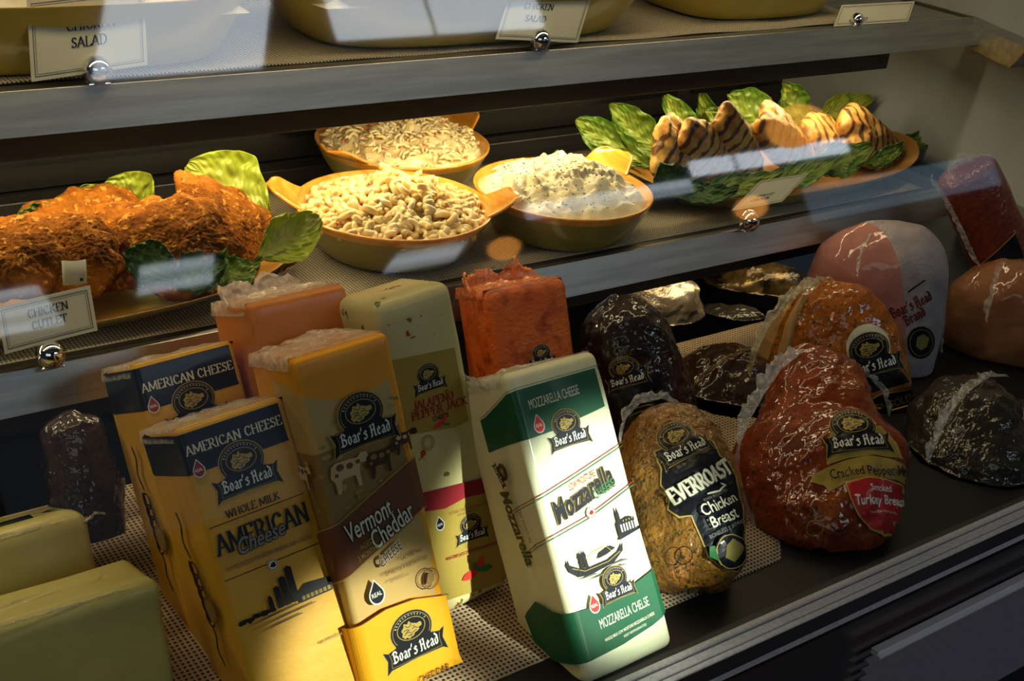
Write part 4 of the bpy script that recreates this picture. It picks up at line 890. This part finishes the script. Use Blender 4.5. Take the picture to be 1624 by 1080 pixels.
# golden turkey behind
t,o,O,bv,s=meat('turkey_breast','golden-orange turkey breast with herb crust standing behind the cracked-pepper one, pale skin on its left','turkey',(1330,740),.94,(1308,443),1.02,
 [(0,100,80,.03),(.1,130,108,.045),(.3,140,112,.052),(.5,132,118,.054),(.65,116,112,.052),(.78,98,96,.048),(.88,74,76,.04),(.95,48,50,.028),(1,6,6,.006)],TK2,.005,17,43,am2=.0014,sc2=70,nu=130,nv=100,
 mats=[TK2,mat('pale_turkey_skin',(.50,.30,.12),rough=.35,coat=.9,col2=(.42,.22,.08),nscale=9,bump=.5,bscale=40)],matf=lambda a,q:1 if (.40<a<.60 or a>.62 or a<.0) and a>.405 and a<.66 and q<.93 else 0)
S=Label(); S.ell(0,14,33.5,36,'ivory'); S.poly([(-26,-15),(30,-15),(50,-54),(-40,-52)],'black'); S.logo(0,0,88); S.poly([(-38,-66),(0,-58),(50,-64),(54,-92),(0,-88),(-38,-92)],'black'); S.polys(line([(-38,-66),(0,-58),(50,-64)],1.6),'gold'); S.polys(line([(-38,-92),(0,-88),(54,-92)],1.4),'gold'); S.text('EVENGOLD',-25,-82,45,-82,12,'olive','serif' if False else 'sans',bold=.02)
stick(S,t,O,bv,(1381,566),(1416,556),cuts=5,extent=100)
fin(t,O,[(1190,600,1.0),(1200,560,1.0),(1222,515,1.01),(1252,478,1.01),(1290,452,1.02),(1325,446,1.02)],.013,sd(-.5,.8),13,film_mat('pale_skin_seam',.8,120,(.6,.5,.3)))
# herb chicken
t,o,O,bv,s=meat('chicken_breast','herb-crusted golden roast chicken breast in clear film, black label, right of the mozzarella','chicken',(1100,940),.712,(1058,642),.875,
 [(0,30,30,.02),(.06,70,70,.04),(.2,98,90,.056),(.4,106,96,.060),(.6,102,94,.058),(.78,86,82,.05),(.9,62,62,.038),(.96,40,40,.026),(1,5,5,.004)],CK,.005,20,44,am2=.002,sc2=60,nu=140,nv=110)
S=Label()
S.poly([(-28,66),(-34,40),(-44,22),(-42,4),(-52,-10),(-46,-26),(-32,-30),(-34,-62),(-36,-84),(-24,-106),(-4,-118),(16,-108),(26,-88),(34,-66),(46,-44),(56,-8),(56,12),(48,24),(50,44),(38,62)],'gold')
S.poly([(-26,64),(-32,40),(-42,22),(-40,4),(-50,-10),(-44,-24),(-30,-29),(-32,-62),(-34,-84),(-23,-104),(-4,-116),(15,-106),(24,-88),(32,-66),(44,-44),(54,-8),(54,12),(46,24),(48,44),(36,62)],'black')
S.logo(8,60,72); S.text('EVERROAST',-42,-9,50,-2,20,'paper','serif',w=.24,outline=('dim',1)); S.polys(line([(2,-14),(18,-17),(30,-13),(26,-10)],2.2),'paper')
S.text('OVEN ROASTED',-8,-22,28,-21,3.6,'grey'); S.text('Chicken',-18,-38,36,-38,15,'paper',bold=.01); S.text('Breast',-14,-55,25,-56,14,'paper',bold=.01); S.text('BONELESS & SKINLESS',-24,-66,30,-65,5,'grey')
S.ell(-4,-90,24,22,'black'); S.ring(-4,-90,22,20,1.4,'gold'); S.poly([(-18,-92),(-10,-80),(2,-76),(10,-84),(14,-92),(4,-98),(-8,-102)],'olive'); S.poly([(-34,-84),(-30,-72),(-24,-74),(-26,-92)],'leaf')
S.ring(-62,-68,10,10,1.4,'black'); S.text('KEEP REFRIGERATED',-78,-84,-48,-82,3,'black')
stick(S,t,O,bv,(1110,770),(1140,756),cuts=5,extent=126)
fin(t,O,[(985,700,.84),(992,665,.86),(1015,640,.87),(1050,632,.88),(1082,645,.88)],.010,sd(-.3,.9),7,FILM,name='film_crest',spread=.005,jag=.3)
fin(t,O,[(1196,780,.80),(1192,850,.77),(1175,900,.745)],.012,sd(.9,-.1),9,FILM2,name='bag_edge')
# dark glazed ham
t,o,O,bv,s=meat('glazed_ham','black-brown glazed ham with netted glossy crust between the red block and the chicken breast','ham',(1040,735),.95,(972,468),1.035,
 [(0,60,60,.03),(.1,80,80,.05),(.35,88,84,.056),(.6,82,80,.056),(.8,70,70,.05),(.92,48,50,.036),(1,6,6,.006)],BF,.004,26,45,am2=.003,sc2=55,nu=130,nv=110)
S=Label(); S.poly([(-36,-4),(40,-4),(52,-60),(-30,-60)],'black'); S.logo(0,6,66); 
for k in range(3): S.ring(4,-48-k*8,26-k*4,6,1.6,'olive',t0=10,t1=170)
stick(S,t,O,bv,(994,598),(1022,590),cuts=5,extent=80)
# pink ham with white casing
t,o,O,bv,s=meat('pink_ham','large pink ham half covered by white netted casing with red lettering, back right','ham',(1412,640),.98,(1378,352),1.055,
 [(0,80,50,.03),(.1,100,66,.05),(.35,112,88,.06),(.6,114,106,.062),(.8,98,106,.06),(.91,76,86,.046),(.97,46,54,.028),(1,6,6,.006)],HM,.003,20,46,nu=130,nv=90,mats=[HM,HW],matf=lambda a,q:1 if (a<.20 or a>.80) else 0)
S=Label(); S.polys(line([(2,40),(30,48)],2.6),'black'); S.text("Boar's Head",-32,6,34,14,17,'wine','bl',w=.2); S.text('Brand',-16,-12,18,-6,16,'wine','bl',w=.2); S.ell(-2,-48,22,28,'black'); S.ring(-2,-48,18,23,1.2,'olive'); S.poly([(-12,-50),(-6,-36),(4,-34),(12,-46),(4,-58),(-6,-60)],'olive')
stick(S,t,O,bv,(1450,500),(1470,492),cuts=5,extent=90)
fin(t,O,[(1392,358,1.045),(1368,395,1.015),(1360,440,.995)],.004,sd(-.9,.2),14,FILM,name='casing_seam')
fin(t,O,[(1494,470,1.0),(1488,560,.98),(1470,640,.95)],.007,sd(.9,.1),16,FILM2,name='bag_edge')
# salami chub
t,o,O,bv,s=meat('salami_chub','thick dark red salami chub leaning at the right end wall','salami',(1618,470),.97,(1528,262),1.06,
 [(0,44,44,.035),(.05,50,50,.040),(.5,50,50,.040),(.93,47,47,.038),(.98,38,38,.03),(1,24,24,.02)],SL,.0015,30,47)
S=Label(); S.poly([(-40,-14),(40,26),(40,-20),(-20,-44)],'black'); S.polys(line([(-40,-14),(40,26)],1.5),'gold'); stick(S,t,O,bv,(1580,405),(1595,400),cuts=5,extent=60)
fin(t,O,[(1478,278,1.03),(1502,312,1.02),(1530,368,1.0),(1556,425,.98)],.011,sd(-.8,.3),15,FILM,name='film_seam')
fin(t,O,[(1505,275,1.04),(1528,258,1.05),(1560,258,1.05)],.014,sd(-.3,.9),18,FILM2,name='film_end')
# round smoked ham at the right edge
t,o,O,bv,s=meat('smoked_ham','round peach-coloured smoked ham in glossy film at the right edge below the salami','ham',(1604,610),.92,(1592,412),.96,
 [(0,30,30,.02),(.1,66,66,.045),(.3,98,98,.062),(.5,108,108,.068),(.7,98,98,.062),(.9,62,62,.045),(1,6,6,.006)],RH,.004,20,48)
fin(t,O,[(1592,415,.935),(1578,460,.90),(1565,510,.88)],.008,sd(-.9,.2),19,FILM2)
# dark bagged roasts at the lower right
t,o,O,bv,s=meat('bagged_roast','dark bagged roast with a pale curved film seam at the lower right','roast',(1535,805),.715,(1528,598),.835,
 [(0,50,60,.02),(.15,84,90,.045),(.45,92,92,.055),(.75,80,80,.05),(.92,50,50,.03),(1,6,6,.006)],DR,.005,26,49,am2=.003,sc2=60)
fin(t,O,[(1600,597,.80),(1570,598,.795),(1535,622,.78),(1508,655,.765),(1488,700,.75),(1472,735,.745)],.012,sd(-.8,.5),20,FILM,spread=.004)
meat('bagged_roast','dark bagged roast in the lower right corner of the window, cut by the picture edge','roast',(1640,775),.715,(1640,640),.80,
 [(0,40,40,.02),(.2,76,76,.04),(.6,82,82,.045),(.9,52,52,.03),(1,6,6,.006)],DR,.004,26,50,am2=.002,sc2=60)
# roast beef in the middle
t,o,O,bv,s=meat('roast_beef','dark brown wrapped roast beef in the shade between the glazed ham and the turkeys','roast',(1130,745),1.0,(1165,545),1.075,
 [(0,50,50,.03),(.2,84,84,.05),(.5,92,92,.055),(.78,80,76,.048),(.93,52,50,.03),(1,8,8,.006)],DR2,.005,24,51,am2=.003,sc2=60)
fin(t,O,[(1078,640,1.0),(1110,605,1.02),(1150,572,1.03),(1195,552,1.04)],.006,sd(-.3,.9),21,film_mat('brown_seam',.8,100,(.25,.16,.06)),name='casing_seam')
# foil-wrapped meats in the back well
for nm,lb,bt,Yb,tp,Yt,w_,th,m_,sdn in (('foil_wrapped_meat','silver foil-wrapped meat at the back under the middle shelf, left of the gold one',(1058,560),1.27,(1040,432),1.27,62,.045,FO1,52),
 ('foil_wrapped_meat','gold and black foil-wrapped meat at the back under the middle shelf',(1200,600),1.29,(1190,415),1.29,104,.05,FO2,53),
 ('foil_wrapped_meat','low dark wrapped meat lying in front of the gold foil one',(1140,560),1.235,(1135,488),1.235,80,.032,DR,54)):
    A_=at(*bt,Y=Yb)
    t,o,O,bv,s=meat(nm,lb,'wrapped meat',bt,Yb,tp,Yt,[(0,w_*.6,w_*.6,th*.5),(.12,w_*.9,w_*.9,th*.9),(.5,w_,w_,th),(.8,w_*.85,w_*.9,th*.9),(.94,w_*.5,w_*.5,th*.6),(1,4,4,.004)],m_,.006,24,sdn,am2=.003,sc2=60,part='wrapping')
# dark package on the left, under the shelf
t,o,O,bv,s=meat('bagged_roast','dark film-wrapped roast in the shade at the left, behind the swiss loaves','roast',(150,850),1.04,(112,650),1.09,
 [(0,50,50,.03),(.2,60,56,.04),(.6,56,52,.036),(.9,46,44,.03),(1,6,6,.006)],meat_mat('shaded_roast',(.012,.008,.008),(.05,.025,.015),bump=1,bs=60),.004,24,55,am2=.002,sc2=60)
# ================================================================= sign cards in ball holders
card_m=mat('cream_card',(.52,.50,.38),rough=.6); 
def card(label,bl,br,tl,Yb,Yt,deco,lines,hl,holder_px=None,YH=None,bend=0,hlabel=None,R0=.0135):
    A=at(*bl,Y=Yb);B=at(*br,Y=Yb);D=at(*tl,Y=Yt); U=(B-A);W=(D-A); w=U.length;h=W.length; U.normalize(); W=(W-U*W.dot(U)*.0); W.normalize(); N=U.cross(W).normalized()
    if N.dot(A)>0: N=-N
    t=thing('sign_card',label,'sign',A,None,'cream sign cards in ball holders'); NU=16
    def P(u,v,e=0): # u,v in metres
        s=u/w; return U*u+W*v+N*(e+bend*4*s*(1-s)+(.0))
    vs=[];
    for e in (0,-.0006):
        for j in range(2):
            for i in range(NU+1): vs.append(P(w*i/NU,h*j,e))
    n=NU+1; fs=[(i,i+1,n+i+1,n+i) for i in range(NU)]+[(2*n+i,3*n+i,3*n+i+1,2*n+i+1) for i in range(NU)]+[(i,2*n+i,2*n+i+1,i+1) for i in range(NU)]+[(n+i,n+i+1,3*n+i+1,3*n+i) for i in range(NU)]+[(0,n,3*n,2*n),(n-1,3*n-1,4*n-1,2*n-1)]
    obj('card',mesh('card',vs,fs,card_m,smooth=False),t)
    S=Label(); wm,hm=w*1000,h*1000
    for k,i_ in ((.9,4),(.5,6)): S.polys(line([(i_,i_),(wm-i_,i_),(wm-i_,hm-i_),(i_,hm-i_),(i_,i_)],k),'dim')
    for txt,u0,v0,u1,v1,hh,kk in lines: S.text(txt,u0,v0,u1,v1,hh,'black',kk,w=.15)
    S.build('lettering',t,lambda u,v,e:P(u,v,e),[wm*i/NU for i in range(NU+1)])
    if holder_px:
        c=at(*holder_px,Y=YH); c.z=hl; h_=thing('card_holder',hlabel,'card holder',c,None,'chrome ball card holders')
        mb=MB(); mb.sphere((0,0,R0*.92),R0,28,18); mb.build('ball',chrome,h_,smooth=True)
        mb=MB(); mb.box((-.011,-.006,0),(.011,.006,.0018)); mb.build('foot',chrome,h_,bevel=.0006)
card('cream sign card reading CHICKEN CUTLET at the left of the middle shelf',(8,562),(155,524),(-6,488),1.122,1.135,None,[('CHICKEN',27,28,66,28,8.0,'serif'),('CUTLET',29,16,63,16,8.0,'serif')],-.611,(80,560),1.125,-.002,'chrome ball holding the chicken cutlet card on the middle shelf',R0=.0145)
card('cream sign card reading CHICKEN SALAD at the top left of the case',(50,130),(234,103),(42,0),1.205,1.225,None,[('CHICKEN',36,42,84,42,9,'serif'),('SALAD',40,26,75,26,9.5,'serif')],-.356,(155,124),1.203,-.002,'chrome ball holding the card at the top left',R0=.0145)
card('cream sign card with the word SALAD in the middle of the top shelf',(786,62),(916,68),(812,-22),1.205,1.225,None,[('CHICKEN',26,40,70,40,7.5,'serif'),('SALAD',33,24,64,24,8,'serif')],-.356,(856,70),1.203,.002,'chrome ball holding the salad card in the middle of the top shelf')
card('cream sign card in the grilled chicken platter, strongly slanted, small grey lettering',(1160,334),(1240,320),(1206,287),1.118,1.145,None,[('GRILLED',28,30,62,31,7,'serif'),('CHICKEN',24,18,60,19,7,'serif')],-.611,(1188,347),1.122,0,'chrome ball in front of the slanted grilled chicken card',R0=.016)
card('small flat sign card at the right end of the top shelf rail',(1322,42),(1440,34),(1335,8),1.203,1.225,None,[('POTATO',30,8,70,8,8,'serif')],-.356,(1358,36),1.203,0,'chrome ball at the right end of the top shelf rail',R0=.010)
# small curled tag behind the chicken cutlet card
A=at(100,452,Y=1.16); t=thing('price_tag','small curled white tag behind the chicken cutlet card','tag',A)
vs=[];
for j in range(2):
    for i in range(9): x=i*.0028; vs.append((x,-.006*math.sin(i/8*2.2),j*.026))
o=obj('tag_card',mesh('tag_card',vs,grid_faces(9,2),card_m),t); s_=o.modifiers.new('thickness','SOLIDIFY'); s_.thickness=.0005
mb=MB(); mb.box((.015,-.0066,.004),(.018,-.0060,.007)); mb.build('printed_mark',INK['black'],t)
# ================================================================= the shop behind the viewer (seen only as reflections in the glass)
def emis(name,c,s,stripes=None):
    m=bpy.data.materials.new(name); m.use_nodes=True; N,L=nt(m); N.remove(N['Principled BSDF']); e=N.new('ShaderNodeEmission'); e.inputs[0].default_value=(*c,1); e.inputs[1].default_value=s
    if stripes:
        tc=N.new('ShaderNodeTexCoord'); sp=N.new('ShaderNodeSeparateXYZ'); L.new(tc.outputs['Object'],sp.inputs[0])
        v=math_node(N,L,'SINE',math_node(N,L,'MULTIPLY',sp.outputs[2],stripes)); L.new(math_node(N,L,'MULTIPLY',math_node(N,L,'ADD',math_node(N,L,'MULTIPLY',v,.25),.75),s),e.inputs[1])
    L.new(e.outputs[0],N['Material Output'].inputs[0]); return m
EW=emis('daylit_window',(.80,.90,1),4.0,90); EW2=emis('daylit_window_high',(.80,.88,1),6.0); EW3=emis('dim_window',(.5,.75,1),.65); EL=emis('lamp_glow',(1,.36,.06),5)
wallm=mat('shop_wall_dark',(.02,.02,.022),rough=.8)
b=MB(); b.box((-3,-3.15,-1.5),(9,-3.05,3)); struct('wall_behind',b,wallm)
n_=[1]
def window(x0,x1,z0,z1,m,sh=0):
    n_[0]+=1; b=MB(); vs=[(x0,-3.02,z0),(x1,-3.02,z0),(x1+sh,-3.02,z1),(x0+sh,-3.02,z1)]; vs=[V(v) for v in vs]
    b.add(vs+[v-V((0,.03,0)) for v in vs],[(0,1,2,3),(7,6,5,4),(0,4,5,1),(1,5,6,2),(2,6,7,3),(3,7,4,0)]); struct('window_%d'%n_[0],b,m)
window(1.0,1.26,.50,.66,EW,-.06); window(1.56,1.86,.56,.67,EW,.04); window(2.62,2.98,.47,.545,EW,.1); window(3.45,4.5,.60,.67,EW); window(4.55,5.75,.68,.76,EW2)
window(5.3,7.0,.32,.52,EW3); window(1.62,2.35,1.46,2.3,EW2,.35); window(2.75,3.9,1.56,2.2,EW2); window(.9,2.0,-.35,.28,emis('street_glow',(.5,.7,1),.10))
for p,r,lb in (((3.17,-1.09,.26),.085,'large'),((1.92,-1.1,.035),.038,'middle'),((2.85,-1.09,.02),.045,'small')):
    g=thing('pendant_lamp','orange glass pendant lamp of %s size hanging in the shop behind the viewer'%lb,'lamp',p); mb=MB(); mb.sphere((0,0,0),r,24,14,sc=(1.3,1,.8)); mb.build('shade',EL,g,smooth=True)
    mb=MB(); mb.tube([(0,0,r*.8),(0,0,1.6-p[2])],.004,8); mb.build('cord',black_m,g)
# ================================================================= light
def area(name,loc,rot,sx,sy,e,col):
    l=bpy.data.lights.new(name,'AREA'); l.shape='RECTANGLE'; l.size=sx; l.size_y=sy; l.energy=e; l.color=col
    o=bpy.data.objects.new(name,l); COL.objects.link(o); o.location=V(loc)+V((0,0,H)); o.rotation_euler=rot; return o
WARM=(1,.73,.40)
area('canopy_light',(.6,1.12,.16),(math.radians(12),0,0),2.4,.06,7,WARM)
area('top_shelf_light',(.55,1.285,-.452),(math.radians(8),0,0),2.2,.03,6.5,WARM)
area('middle_shelf_light',(.55,1.205,-.705),(math.radians(30),0,0),2.2,.03,1.7,WARM)
def spot(name,loc,tgt,e,ang,blend,col,r=.02):
    l=bpy.data.lights.new(name,'SPOT'); l.energy=e; l.spot_size=math.radians(ang); l.spot_blend=blend; l.color=col; l.shadow_soft_size=r
    o=bpy.data.objects.new(name,l); COL.objects.link(o); o.location=V(loc)+V((0,0,H)); d=V(tgt)-V(loc); o.rotation_euler=d.to_track_quat('-Z','Y').to_euler(); return o
spot('sun_patch_spot',(1.5,-2.0,1.0),(.735,.74,-.70),1700,4.6,.5,(1,.93,.78))  # added narrow spots stand in for sunlight patches on cheese and chicken
spot('sun_patch_spot',(1.5,-2.2,1.0),(.47,.77,-.78),1500,3.2,.6,(1,.9,.68))
spot('sun_patch_spot',(1.4,-2.0,1.0),tuple(at(1035,885,Y=.70)),420,1.9,.7,(1,.92,.75))
area('shop_daylight',(-1.7,-2.0,.9),(math.radians(62),0,math.radians(-38)),2.5,1.2,10,(1,.95,.86))
w_=bpy.data.worlds.new('world'); SC.world=w_; w_.use_nodes=True; w_.node_tree.nodes['Background'].inputs[0].default_value=(.55,.7,1,1); w_.node_tree.nodes['Background'].inputs[1].default_value=.02
vs_=SC.view_settings; vs_.view_transform='Standard'; vs_.look='None'; vs_.gamma=1; vs_.use_curve_mapping=False; vs_.exposure=0
